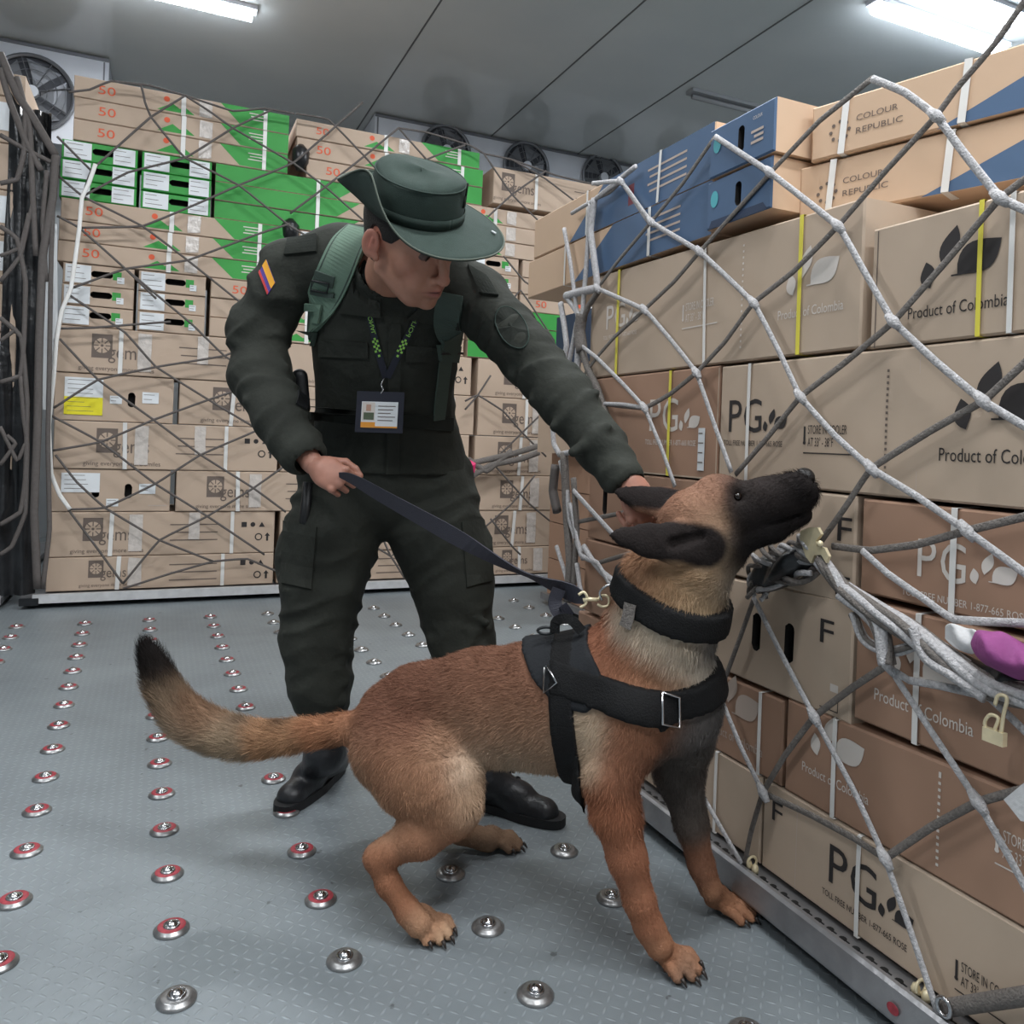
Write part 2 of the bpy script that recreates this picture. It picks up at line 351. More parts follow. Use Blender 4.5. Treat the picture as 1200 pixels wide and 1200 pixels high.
# ------------------------------------------------------------------ cardboard boxes
from mathutils.geometry import delaunay_2d_cdt
_TX = {}
def TXT(s):
    if s not in _TX:
        c = bpy.data.curves.new('t', 'FONT'); c.body = s; c.resolution_u = 3
        o = bpy.data.objects.new('t', c); COL.objects.link(o); bpy.context.view_layer.update()
        me = bpy.data.meshes.new_from_object(o.evaluated_get(bpy.context.evaluated_depsgraph_get()))
        V = np.array([v.co[:2] for v in me.vertices]); F = [tuple(p.vertices) for p in me.polygons]
        bpy.data.objects.remove(o); bpy.data.curves.remove(c); bpy.data.meshes.remove(me)
        V[:, 0] -= V[:, 0].min(); _TX[s] = (V, F)
    return _TX[s]
def p_text(s, x, y, h, wd, mk, rot=0):
    V, F = TXT(s); V = V.copy(); V[:, 1] *= h/.73; V[:, 0] *= wd/V[:, 0].max()
    if rot: c, s_ = math.cos(rot), math.sin(rot); V = V@np.array([[c, s_], [-s_, c]])
    return (V+[x, y], F, mk, 2)
def p_rect(x0, y0, x1, y1, mk, lv=1): return (np.array([(x0, y0), (x1, y0), (x1, y1), (x0, y1)]), [(0, 1, 2, 3)], mk, lv)
def p_poly(P, mk, lv=1): return (np.array(P, float), [tuple(range(len(P)))], mk, lv)
def p_disc(x, y, r, mk, lv=2, n=20, ry=None):
    ry = ry or r; return p_poly([(x+r*math.cos(a), y+ry*math.sin(a)) for a in np.linspace(0, 2*math.pi, n+1)[:-1]], mk, lv)
def p_leaf(x, y, L_, wd, ang, mk, skew=.0):
    t = np.linspace(0, 1, 10); a = [(u*L_, wd*math.sin(math.pi*u**.8)*.55) for u in t]; b = [(u*L_, -wd*math.sin(math.pi*u**1.2)*.45) for u in t[::-1][1:-1]]
    P = np.array(a+b); c, s_ = math.cos(ang), math.sin(ang); return (P@np.array([[c, s_], [-s_, c]])+[x, y], [tuple(range(len(P)))], mk, 2)
def leaves(x, y, s, mk):
    return [p_leaf(x+.16*s, y-.02*s, .42*s, .26*s, math.radians(102), mk), p_leaf(x+.38*s, y+.26*s, .62*s, .30*s, math.radians(72), mk),
            p_leaf(x+.60*s, y+.10*s, .78*s, .52*s, math.radians(32), mk), p_rect(x+.50*s, y+.10*s, x+.66*s, y+.125*s, mk, 2)]
def dots(x, y0, y1, mk, n=14): return [p_rect(x-.0025, y0+(y1-y0)*i/n, x+.0025, y0+(y1-y0)*i/n+.005, mk, 2) for i in range(n)]
def pg_logo(x, y, s, mk):
    return [p_text('P', x, y+.30*s, .75*s, .42*s, mk), p_text('G', x+.50*s, y+.30*s, .75*s, .56*s, mk)]+leaves(x+1.12*s, y+.32*s, .55*s, mk)+[p_text('TOLL FREE NUMBER 1-877-665 ROSE', x-.15*s, y, .12*s, 1.85*s, mk)]
def store(x, y, s, mk):
    return [p_text('STORE IN COOLER', x+.14*s, y+.42*s, .22*s, 1.2*s, mk), p_text("AT 33° - 38°F", x+.14*s, y+.12*s, .22*s, .8*s, mk), p_rect(x, y-.06*s, x+1.5*s, y-.03*s, mk, 2),
            p_disc(x+.03*s, y+.2*s, .045*s, mk), p_rect(x, y+.22*s, x+.06*s, y+.6*s, mk, 2)]
def poc(x, y, s, mk): return leaves(x+.20*s, y+.40*s, .90*s, mk)+[p_text('Product of Colombia', x, y, .17*s, 1.45*s, mk)]
def gems_logo(x, y, s, mk='grey_ink'):
    o = [p_rect(x, y+.28*s, x+.42*s, y+.82*s, mk, 1), p_disc(x+.21*s, y+.56*s, .17*s, 'kraft', 2), p_disc(x+.21*s, y+.56*s, .03*s, mk, 3)]
    for k in range(8):
        a = k*math.pi/4; cx, cy = x+.21*s, y+.56*s; n = np.array([-math.sin(a), math.cos(a)])*.012*s; d0 = np.array([math.cos(a), math.sin(a)])
        o.append(p_poly([(cx, cy)+d0*.07*s-n, (cx, cy)+d0*.18*s-n, (cx, cy)+d0*.18*s+n, (cx, cy)+d0*.07*s+n], mk, 3))
    return o+[p_text('gems', x+.34*s, y+.28*s, .33*s, .72*s, mk), p_text('giving everyone more smiles', x-.25*s, y, .1*s, 1.55*s, mk)]
def textlines(x, y, wd, n, mk, dy=.045): return [p_rect(x+.01*(i % 2), y-i*dy, x+wd, y-i*dy+.006, mk, 2) for i in range(n)]
def icons(x, y, mk='black_ink'):
    return [p_rect(x, y, x+.03, y+.03, mk, 2), p_disc(x+.065, y+.015, .014, mk), p_poly([(x+.1, y), (x+.135, y), (x+.117, y+.03)], mk, 2), p_disc(x+.1, y-.06, .022, mk, 2), p_disc(x+.1, y-.06, .015, 'kraft', 3),
            p_rect(x+.145, y-.085, x+.157, y-.05, mk, 2), p_poly([(x+.135, y-.055), (x+.167, y-.055), (x+.151, y-.035)], mk, 2)]
def fifty(x, y, s): return [p_text('50', x, y, s, 1.7*s, 'orange')]
AX = {'R': (np.array([0, -1., 0]), np.array([0, 0, 1.]), np.array([-1., 0, 0])), 'B': (np.array([1., 0, 0]), np.array([0, 0, 1.]), np.array([0, -1., 0]))}
K_ = 'kraftR'
def cbox(label, group, face, o3, w_, h_, dep, base='kraft', prints=(), straps=(), tapes=(), labels=(), holes=(), yaw=0, name='cardboard_box', hr=None, tilt=0, side=None):
    """o3: world position of the lower left corner of the front face"""
    keys = [base, 'hole']; hr = h_ if hr is None else hr; side = side or base
    if side not in keys: keys.append(side)
    for p in prints:
        if p[2] not in keys: keys.append(p[2])
    ph = RNG.uniform(0, 6, 3); am = (RNG.uniform(.0005, .0013) if w_ > .5 else .0004)*(.12 if any(p[2] in ('green', 'blue', 'maroon', K_) for p in prints) else 1)
    top = lambda x: h_+(hr-h_)*x/w_
    def bl(x, y):
        a = np.clip(np.asarray(x)/w_, 0, 1); b = np.clip(np.asarray(y)/h_, 0, 1)
        return am*np.sin(np.pi*a)*np.sin(np.pi*b)*(1+.8*np.sin(5*a+ph[0]))
    e = .004; V2 = []; ed = []
    nx = max(2, int(w_/.12)); ny = 3
    bd = [(e+(w_-2*e)*i/nx, e) for i in range(nx)]+[(w_-e, e+(top(w_)-2*e)*i/ny) for i in range(ny)]+[(w_-e-(w_-2*e)*i/nx, top(w_-e-(w_-2*e)*i/nx)-e) for i in range(nx)]+[(e, top(e)-e-(top(e)-2*e)*i/ny) for i in range(ny)]
    V2 += bd; nb = len(bd); ed += [(i, (i+1) % nb) for i in range(nb)]; hl = []
    for (hx, hy, rx, ry) in holes:
        P = []
        if ry > rx: P = [(hx+rx*math.cos(a), hy+(ry-rx)*(1 if math.sin(a) >= 0 else -1)+rx*math.sin(a)) for a in np.linspace(0, 2*math.pi, 15)[:-1]+.01]
        else: P = [(hx+(rx-ry)*(1 if math.cos(a) >= 0 else -1)+ry*math.cos(a), hy+ry*math.sin(a)) for a in np.linspace(0, 2*math.pi, 15)[:-1]+.01]
        s0 = len(V2); V2 += P; ed += [(s0+i, s0+(i+1) % len(P)) for i in range(len(P))]; hl.append((s0, len(P), P, hx, hy))
    for i in range(1, nx):
        for j in range(1, ny):
            x = w_*i/nx; y = h_*j/ny
            if all(abs(x-hh[3]) > .07 or abs(y-hh[4]) > .09 for hh in hl): V2.append((x, y))
    r = delaunay_2d_cdt([Vector(v) for v in V2], ed, [], 1, 1e-6)
    VV = [(v.x, v.y, float(bl(v.x, v.y))) for v in r[0]]; FF = []; MI = []
    for f in r[2]:
        c = sum((r[0][i] for i in f), Vector((0, 0)))/len(f); inh = False
        for s0, n_, P, hx, hy in hl:
            rx = max(abs(p[0]-hx) for p in P); ry = max(abs(p[1]-hy) for p in P)
            if abs(c.x-hx) < rx*.98 and abs(c.y-hy) < ry*.98 and (abs(c.x-hx)/rx)**2.5+(abs(c.y-hy)/ry)**2.5 < 1.05: inh = True
        if not inh: FF.append(tuple(f)); MI.append(0)
    # edge ring, sides, back
    O = [(0, 0), (w_, 0), (w_, hr), (0, h_)]; I = [(e, e), (w_-e, e), (w_-e, top(w_-e)-e), (e, top(e)-e)]
    b0 = len(VV); VV += [(x, y, 0) for x, y in I]+[(x, y, -e) for x, y in O]+[(x, y, -dep) for x, y in O]
    for i in range(4):
        j = (i+1) % 4; FF += [(b0+4+i, b0+4+j, b0+j, b0+i), (b0+8+i, b0+8+j, b0+4+j, b0+4+i)]; MI += [0, keys.index(side)]
    FF.append((b0+11, b0+10, b0+9, b0+8)); MI.append(0)
    for s0, n_, P, hx, hy in hl:
        b1 = len(VV); VV += [(x, y, float(bl(x, y))) for x, y in P]+[(x, y, -.05) for x, y in P]
        for i in range(n_): j = (i+1) % n_; FF.append((b1+i, b1+j, b1+n_+j, b1+n_+i)); MI.append(1)
        FF.append(tuple(b1+n_+i for i in range(n_))); MI.append(1)
    for PV, PF, mk, lv in prints:
        b1 = len(VV); PV = np.asarray(PV); ys = top(PV[:, 0])/h_
        VV += [(float(x), float(y), float(bl(x, y))+.0007*lv) for x, y in zip(PV[:, 0], PV[:, 1]*np.where(PV[:, 1] > .9*h_, ys, 1))]
        FF += [tuple(b1+i for i in f) for f in PF]; MI += [keys.index(mk)]*len(PF)
    o = mesh(name, VV, FF, [M[k] for k in keys], None, False, False, MI)
    lx, ly, lz = [a.copy() for a in AX[face]]
    if yaw: c, s_ = math.cos(yaw), math.sin(yaw); lx, lz = lx*c+lz*s_, lz*c-lx*s_
    mw = Matrix.Identity(4)
    for i in range(3): mw[i][0] = lx[i]; mw[i][1] = ly[i]; mw[i][2] = lz[i]; mw[i][3] = float(o3[i])
    if tilt: mw = mw @ Matrix.Rotation(tilt, 4, 'Z')
    o.matrix_world = mw
    tag(o, label, 'box', group)
    for (sx, wd, mk, *rest) in straps:
        dx = rest[0] if rest else 0; n = 7; P = []
        t1 = top(sx)
        ys = np.linspace(0, t1, n); pts = [(sx-dx/2, -.0012, -.05)]+[(sx-dx/2+dx*q/t1, q, float(bl(sx, q))+.0045) for q in ys]+[(sx+dx/2, t1+.0012, -.05)]
        V, F = ribbon(pts, [(0, -1, 0.01)]+[(0, 0, 1.)]*n+[(0, 1, .01)], wd, .0012)
        mesh('strap', V, F, M[mk], o, False)
    for (sx, wd, y0, y1) in tapes:
        n = 6; ys = np.linspace(y0, y1, n); V, F = ribbon([(sx+RNG.uniform(-.002, .002), q, float(bl(sx, q))+.003+RNG.uniform(0, .001)) for q in ys], [(0, 0, 1.)]*n, wd, .0008); mesh('tape', V, F, M['tape'], o, False)
    for (x0, y0, x1, y1, kind) in labels:
        mb = MB(); z = float(bl((x0+x1)/2, (y0+y1)/2))+.0035; ks = [M['white'], M['grey_ink'], M['yellow_paper']]
        mb.box((x0, y0, z-.001), (x1, y1, z), 0)
        if kind == 'yellow': mb.box((x0, y0, z), (x1, y0+(y1-y0)*.48, z+.0006), 2)
        k = max(2, int((y1-y0)/.025))
        for i in range(k): yy = y1-(y1-y0)*(i+.6)/(k+.4); mb.box((x0+.08*(x1-x0), yy, z+.0006), (x0+(x1-x0)*RNG.uniform(.5, .92), yy+.0025, z+.0009), 1)
        mesh('paper_label', mb.V, mb.F, ks, o, False, False, mb.M)
    return o
# --- right stack, long side on the plane X = 1.22
XR = 1.22
def RB(label, ya, yb, z0, z1, dep=.5, off=0, **k): return cbox(label, 'boxes on the near right pallet', 'R', (XR-off, ya, z0), ya-yb, z1-z0, dep, **k)
K = 'kraftR'
# row 0
RB('kraft box with black leaves, bottom row, beside the far dog paw', 2.22, 1.352, .095, .284, base=K, prints=poc(.87-.36, .035, .125, 'black_ink')+[p_rect(.4, .0, .402, .18, 'pale_ink')], straps=[(.72, .009, 'strapW')], off=.0)
RB('kraft box with black PG print and F mark in the bottom row', 1.345, .25, .095, .284, base=K, prints=[p_text('F', .03, .115, .045, .03, 'black_ink')]+pg_logo(.19, .035, .105, 'black_ink')+store(.46, .035, .075, 'black_ink')+[p_rect(.10, 0, .1015, .18, 'pale_ink')], straps=[(.262, .009, 'strapW')])
# row 1
RB('brown box with faint white leaves, second row up at the far end', 2.2, 1.296, .287, .467, base='brown', prints=poc(.66, .04, .13, 'pale_ink'), straps=[(.84, .009, 'strapW')])
RB('brown box with white Product of Colombia print, second row up beside the padlock rope', 1.285, .25, .287, .476, base='brown', hr=.205, prints=poc(.05, .06, .115, 'white_ink')+dots(.36, .02, .18, 'white_ink')+store(.46, .08, .085, 'white_ink')+[p_text('TOLL', .80, .05, .02, .08, 'white_ink')], straps=[(.135, .010, 'strapW')])
# row 2
RB('kraft end-on box with two hand holes and a black F, third row up', 1.60, 1.120, .478, .69, base=K, hr=.235, prints=[p_text('F', .40, .14, .05, .035, 'black_ink'), p_rect(.405, .012, .45, .014, 'black_ink', 2), p_rect(.45, .012, .452, .05, 'black_ink', 2), p_rect(.43, .05, .45, .065, 'white_ink')], holes=[(.215, .115, .014, .042), (.315, .115, .014, .042)])
RB('brown box with large faint leaves behind the twisted net rope, third row up', 1.112, .25, .495, .722, base='brown', prints=poc(.048, .05, .135, 'white_ink')+dots(.335, .03, .2, 'white_ink'), straps=[(.138, .011, 'strapW')])
# row 3
RB('kraft end-on box with a black F beside the brass hook, fourth row up', 1.55, 1.122, .705, .915, base=K, prints=[p_text('F', .385, .12, .05, .035, 'black_ink'), p_text('F', .385, .015, .04, .035, 'black_ink')])
RB('brown box with large white PG print, fourth row up at the right edge', 1.108, .25, .735, .912, base='brown', prints=[p_text('P', .125, .052, .07, .036, 'white_ink'), p_text('G', .170, .052, .07, .046, 'white_ink')]+leaves(.225, .058, .062, 'white_ink')+[p_text('TOLL FREE NUMBER 1-877-665 ROSE', .095, .014, .013, .225, 'white_ink')], straps=[(.195, .011, 'strapW')])
RB('brown end-on box with hand hole behind the net, third row up, far end', 2.17, 1.61, .478, .70, base='brown', holes=[(.22, .11, .013, .04), (.34, .11, .013, .04)])
RB('brown end-on box with hand holes behind the net, fourth row up, far end', 2.16, 1.56, .705, .915, base='brown', holes=[(.10, .12, .013, .04), (.25, .12, .013, .04)])
# row 4
RB('kraft box with white PG print and yellow strap behind the reaching arm', 2.19, 1.545, .92, 1.196, base='brown', prints=[p_poly([(0, 0), (.645, 0), (.645, .27), (0, .27)], K, 0)]+pg_logo(.355, .080, .122, 'white_ink'), straps=[(.45, .010, 'strapY')], labels=[(.575, .02, .60, .125, 'plain')])
RB('long kraft box with black PG and leaves above the dog snout', 1.538, .25, .92, 1.192, base=K, prints=pg_logo(.035, .085, .105, 'black_ink')+store(.275, .078, .085, 'black_ink')+dots(.48, .04, .24, 'grey_ink', 18)+poc(.59, .070, .140, 'black_ink')+[p_rect(.545, 0, .5462, .27, 'pale_ink')], straps=[(.105, .009, 'strapW')])
# row 5
RB('long kraft box with white prints and two yellow straps under the blue boxes', 2.187, 1.128, 1.20, 1.515, base=K, hr=.29, prints=pg_logo(.10, .112, .10, 'white_ink')+store(.485, .105, .095, 'white_ink')+dots(.715, .03, .28, 'white_ink', 18)+poc(.835, .08, .125, 'white_ink'), straps=[(.17, .011, 'strapY'), (.58, .009, 'strapW', -.01), (.90, .010, 'strapY')])
RB('kraft box with big black leaves and yellow strap at the upper right', 1.106, .25, 1.196, 1.422, base=K, hr=.218, prints=poc(.085, .045, .128, 'black_ink')+[p_rect(.012, 0, .0145, .22, 'grey_ink')], straps=[(.222, .008, 'strapY'), (.275, .0085, 'strapW')])
# top flaps standing open behind row 5 right box
# top rows
def TB(label, p0, w_, h_, **k): return cbox(label, 'boxes on the near right pallet', 'R', p0, w_, h_, .20 if 'blue box end' in label else .42, **k)
dg = lambda w_, h_, x0, x1: [p_poly([(x0, 0), (w_, 0), (w_, h_), (x1, h_)], 'blue', 1)]
TB('lower tan box with blue diagonal corner, far end of the near stack', (1.215, 2.66, 1.52), 1.07, .135, base='tan', prints=dg(1.07, .135, .36, .60)+textlines(.78, .10, .16, 4, 'pale_ink', .02), straps=[(.30, .008, 'strapW'), (.80, .012, 'strapW')])
TB('upper tan box with blue diagonal corner, far end of the near stack', (1.215, 2.62, 1.658), 1.03, .14, base='tan', prints=dg(1.03, .14, .28, .50)+textlines(.74, .10, .18, 4, 'pale_ink', .02)+[p_rect(.64, .03, .67, .09, 'maroon')], straps=[(.40, .009, 'strapW'), (.80, .009, 'strapW', .01)])
TB('blue box end with hand hole and teal dot, lower of the pair', (1.195, 1.585, 1.525), .225, .115, base='blue', side='tan', prints=[p_disc(.03, .068, .014, 'teal_ink', 2, 18, .02), p_poly([(.01, 0), (.215, 0), (.2, .018), (.02, .018)], 'navy', 1)], holes=[(.115, .06, .011, .028)])
TB('blue box end with hand hole and teal dot, topmost of the pair', (1.19, 1.575, 1.645), .225, .118, base='blue', side='tan', prints=[p_disc(.03, .075, .014, 'teal_ink', 2, 18, .02), p_text('COLOUR', .155, .09, .008, .03, 'white_ink')]+textlines(.15, .06, .04, 3, 'pale_ink', .012), holes=[(.115, .062, .011, .03)])
def cr(lo, z, ww, nm):
    lo = [lo[0]+.012, lo[1]-.05]
    yw = -.30
    TB(nm, lo+[z], ww, .118, base='tan', yaw=yw, prints=[p_text('COLOUR', .10, .062, .013, .085, 'grey_ink'), p_text('REPUBLIC', .10, .035, .013, .095, 'grey_ink')]+[p_disc(.065+.02*math.cos(a), .05+.02*math.sin(a), .004, 'grey_ink', 2, 8) for a in np.linspace(0, 6.28, 9)[:-1]]+[p_poly([(.26, 0), (ww, 0), (ww, .117), (.56, .117)], 'blue', 1)], straps=[(.075, .014, 'strapW', .01), (.31, .014, 'strapW', .01)])
cr([1.262, 1.41], 1.505, .95, 'lower tan and blue box with flower-dot logo at the top right')
cr([1.262, 1.38], 1.628, .95, 'topmost tan and blue box with flower-dot logo at the upper right')
# pallet under the right stack
t = empty('cargo_pallet', (1.145, 1.2, .028), 'low aluminium cargo pallet with slotted rail under the near right boxes', 'pallet')
V = []; F = []
prof = [(1.178, .030), (1.168, .034), (1.166, .040), (1.172, .088), (1.178, .094), (1.186, .094), (1.188, .086), (1.215, .086), (1.9, .086), (1.9, .03)]
for y in (2.5, .25): V += [(x, y, z) for x, z in prof]
n = len(prof); F = [(i, (i+1) % n, n+(i+1) % n, n+i) for i in range(n)]+[tuple(range(n))[::-1], tuple(range(n, 2*n))]
mesh('pallet_deck', V, F, M['alu'], t)
tr = MB()
for k in range(66):
    y = 2.4-k*.031; V, F = lathe([(.0, .0), (.0075, .0), (.0075, .0012), (0, .0012)], 10, (1.199, y, .0862)); tr.add(V, F)
    tr.box((1.1975, y-.0155, .0862), (1.2005, y, .0872))
tr.build('slotted_track', M['dark_metal'], t)
V, F = lathe([(0, 0), (.012, 0), (.012, .001), (0, .001)], 16); p = PLN(1042, 1194, 0, 1.158)
mesh('red_dot', [(1.169+q[2]-.004, p[1]+q[0], .058+q[1]*.8) for q in V], F, M['red_ring'], t)
for (x, y) in ((881, 1018), (1079, 1166)):
    fit = MB()
    p = PLN(x, y, 0, 1.199)
    for dy in (-.01, .01):
        V, F = lathe([(0, 0), (.007, 0), (.008, .008), (.005, .016), (0, .018)], 12, (1.199, p[1]+dy, .087)); fit.add(V, F)
    V, F = tube([(1.199+.012*math.cos(a), p[1], .104+.012*math.sin(a)) for a in np.linspace(0, 6.283, 17)[:-1]], .0028, 8, closed=True); fit.add(V, F)
    fit.build('tie_down_fitting', M['brass'], t, smooth=True)
# --- back stacks, faces on the plane Y = 5
YB = 5.0
rowz = [.07, .26, .512, .752, 1.02, 1.285, 1.545, 1.66, 1.775, 1.892, 2.01, 2.125, 2.245, 2.35, 2.46, 2.57, 2.69, 2.81, 2.93]
def BB(label, x0, x1, z0, z1, dep=.5, dy=0, **k): return cbox(label, 'boxes on the back pallet', 'B', (x0, YB+dy, z0), x1-x0-.008, z1-z0-.004, dep, **k)
def rl(i): return '%s row up' % WORDS[i]
def longgems(i, x0, x1, z0, z1, where):
    h = z1-z0; s = h*.95; w_ = x1-x0
    st = [(RNG.uniform(.28, .36), .022, 'strapW', RNG.uniform(-.01, .02))]
    if w_ > 1: st.append((w_-.28+RNG.uniform(-.03, .03), .02, 'strapW'))
    BB('gems kraft box, %s, %s' % (rl(i), where), x0, x1, z0, z1, prints=gems_logo(.18+RNG.uniform(-.02, .03), .02, s)+(textlines(.62, h*.68, .26, 3, 'grey_ink')+icons(w_-.2, h*.62) if w_ > 1 else []), straps=st, tapes=[(.44, .07, h*.1, h*.93)]+([(.75, .06, h*.35, h*.97)] if i % 2 and w_ > 1 else []), dy=RNG.uniform(0, .012))
def endbox(i, x0, x1, z0, z1, where, yel=False):
    h = z1-z0; w_ = x1-x0
    BB('end-on kraft box with %s label, %s, %s' % ('yellow' if yel else 'white', rl(i), where), x0, x1, z0, z1, prints=textlines(w_*.8, .03, .1, 1, 'pale_ink'), holes=[(w_*.36, h*.5, .02, .042), (w_*.63, h*.48, .02, .042)], labels=[(.05, h*(.12 if yel else .45), .24, h*.9, 'yellow' if yel else 'plain'), (w_*.45, h*.12 if not yel else h*.38, w_*.55, h*.3 if not yel else h*.55, 'plain'), (w_*.72, h*.42, w_*.86, h*.66, 'plain')], dy=RNG.uniform(0, .012))
colname = ['left end of the back stack', 'middle column of the back stack', 'right column of the back stack']
for i in range(6):
    z0, z1 = rowz[i], rowz[i+1]
    if i in (2, 4):
        endbox(i, -.55, .062, z0, z1, 'left end of the back stack', i == 4); longgems(i, .085, 1.30, z0, z1, 'second in its row')
        longgems(i, 1.31, 1.93, z0, z1, 'behind the man'); longgems(i, 1.95, 3.1, z0, z1, 'right end of the back stack')
    else:
        for c, (a, b) in enumerate(((-.55, .655), (.67, 1.90), (1.93 if i else 1.99, 3.1))): longgems(i, a+RNG.uniform(-.01, .01), b, z0, z1, colname[c])
def zig(x0, x1, h, flip=False):
    return [p_poly([(x0, h), (x0+.12, 0), (x1, 0), (x1, h)] if not flip else [(x0, 0), (x1-.12, 0), (x1, h), (x0, h)], 'green', 1)]
def long50(i, x0, x1, z0, z1, where, mode=0):
    h = z1-z0; w_ = x1-x0-.008; hh = h-.004
    if mode == 0:
        pr = fifty(.12, h*.3, h*.42)+[p_poly([(.42, h*.1), (.62, h*.1), (.57, h*.4), (.54, h*.28), (.5, h*.5)], 'green', 1), p_disc(.47, h*.65, .016, 'orange')]+[p_poly([(w_*.66, hh), (w_*.76, .006), (w_, .004), (w_, hh)], 'green', 1)]+textlines(w_*.8, h*.7, .1, 3, 'white_ink', .018)
        st = [(.56, .025, 'strapW'), (w_*.88, .022, 'strapW')]; tp = [(.68, .07, h*.1, h*.9)]
    elif mode == 1:
        pr = [p_poly([(0, .004), (w_*.6, .004), (w_*.72, hh), (0, hh)], 'green', 1)]+fifty(w_*.9, h*.3, h*.4); st = [(w_*.5, .022, 'strapW')]; tp = []
    else:
        pr = [p_poly([(0, .004), (w_, .004), (w_, hh), (0, hh)], 'green', 1)]+textlines(.25, h*.7, .1, 3, 'white_ink', .02); st = [(w_*.3, .022, 'strapW')]; tp = []
    BB('thin %s, %s, %s' % (['kraft-green box marked 50', 'green box with kraft right end', 'green box'][mode], rl(i), where), x0, x1, z0, z1, prints=pr, straps=st, tapes=tp, dy=RNG.uniform(0, .012))
def thinend(i, x0, x1, z0, z1, where, green):
    h = z1-z0; w_ = x1-x0
    BB('thin end-on %s box, %s, %s' % ('green' if green else 'kraft', rl(i), where), x0, x1, z0, z1, base='green' if green else 'kraft', prints=[] if green else [p_rect(w_*.68, h*.35, w_*.8, h*.75, 'green')], holes=[(w_*.53, h*.55, .055, .018)],
       labels=[(.012, .008, w_*.38, h-.01, 'plain')]+([(w_*.66, .006, w_-.02, h-.01, 'plain')] if green else [(w_*.74, h*.2, w_*.84, h*.5, 'plain')]), dy=RNG.uniform(0, .02))
for i in range(6, 18):
    z0, z1 = rowz[i], rowz[i+1]; blk = (i-6)//3; j = RNG.uniform(-.008, .008)
    if blk == 0:
        thinend(i, -.53+j, -.165, z0, z1, 'left end of the back stack', 0); thinend(i, -.15, .215, z0, z1, 'second from the left of the back stack', 0); long50(i, .235, 1.44, z0, z1, 'left of the officer', 0)
        thinend(i, 1.46, 1.84, z0, z1, 'behind the man', 0); long50(i, 1.86+j, 3.05, z0, z1, 'right end of the back stack', 2)
    elif blk == 1:
        long50(i, -.55+j, .65, z0, z1, colname[0], 0); thinend(i, .73, 1.10, z0, z1, 'behind the hat', 0); thinend(i, 1.12, 1.50, z0, z1, 'behind the hat brim', 0); thinend(i, 1.51, 1.79, z0, z1, 'just right of the hat brim', 0)
        thinend(i, 1.80, 2.22, z0, z1, 'right column of the back stack', 0); long50(i, 2.24+j, 3.05, z0, z1, 'right end of the back stack', 0)
    elif blk == 2:
        thinend(i, -.56+j, -.17, z0, z1, 'left end of the back stack', 1); thinend(i, -.155, .225, z0, z1, 'second from the left of the back stack', 1); long50(i, .24, 1.44, z0, z1, 'above and left of the hat', 1)
        long50(i, 1.46+j, 3.0, z0, z1, 'right of the hat', 0)
    else:
        long50(i, -.50+j, .655, z0, z1, colname[0], 0)
        if i < 17: long50(i, .76 if i == 15 else .70+j, 1.93, z0, z1, colname[1], 0)
        else: long50(i, .69, 1.90, z0, z1-.01, colname[1], 0)
BB('kraft box with gems print lying on top at the right end of the back stack', 2.0, 3.15, 2.60, 2.85, prints=gems_logo(.06, .03, .23)+textlines(.62, .17, .26, 3, 'grey_ink'), straps=[(.32, .022, 'strapW')])
def back_pallet(x0, x1, lab):
    t = empty('cargo_pallet', (x0, YB-.1, .03), lab, 'pallet')
    MB().box((x0, YB-.09, .028), (x1, YB+2.2, .062)).build('pallet_deck', M['alu'], t)
    MB().box((x0+.06, YB-.105, .03), (x1, YB-.085, .078)).build('edge_rail', M['aluW'], t)
    MB().box((x0, YB-.11, .022), (x0+.09, YB-.05, .06)).build('corner_block', M['dark_metal'], t)
back_pallet(-.665, 3.2, 'flat pallet with pale edge rail under the back box stack')
back_pallet(-3.1, -.75, 'flat pallet with pale edge rail under the far left stack')
# --- far left stack
zz = .07
ROWS = [.2, .25, .22, .22, .26, .26, .26, .26, .24, .25, .25, .13]
for i, h in enumerate(ROWS):
    xr = -.735 if i > 2 else (-.85, -.85, -.78)[i]
    for c, (a, b) in enumerate(((xr-1.2, xr), )):
        pr = []; lb = []
        w_ = b-a
        if i in (2, 3): pr = [p_disc(w_-.16, h*.55, .09, 'maroon', 1, 24, .07)]
        if i in (4, 5, 7, 8, 10): lb = [(w_-.26, h*.25, w_-.06, h*.85, 'plain')]
        cbox('kraft box with %s, %s in the far left stack' % ('maroon print' if i in (2, 3) else 'white label' if lb else 'plain face', rl(i)), 'boxes of the far left stack', 'B', (a, YB, zz), w_, h-.006, .6, prints=pr, labels=lb)
    zz += h
# --- stack behind the near right pallet
t = 0; zz = .07
for i, (h, mk) in enumerate(((.22, 'brown'), (.22, 'brown'), (.2, 'brown'), (.22, 'brown'), (.23, 'kraft'), (.3, 'kraft'), (.3, 'navy'))):
    x0 = 2.19 if i != 4 else 2.09
    cbox('%s box, %s, half hidden stack behind the net corner' % ({'brown': 'brown', 'kraft': 'kraft', 'navy': 'dark navy'}[mk], rl(i)), 'boxes of the half hidden stack', 'B', (x0, 3.85, zz), 1.1, h-.005, .5, base=mk, straps=[(.12, .02, 'strapY')] if i == 4 else [], holes=[]); zz += h
MB().box((2.17, 3.8, .028), (3.3, 4.4, .066)).build('cargo_pallet', M['alu']); tag(bpy.context.scene.objects['cargo_pallet.003'], 'flat dark pallet under the half hidden stack behind the net corner', 'pallet')
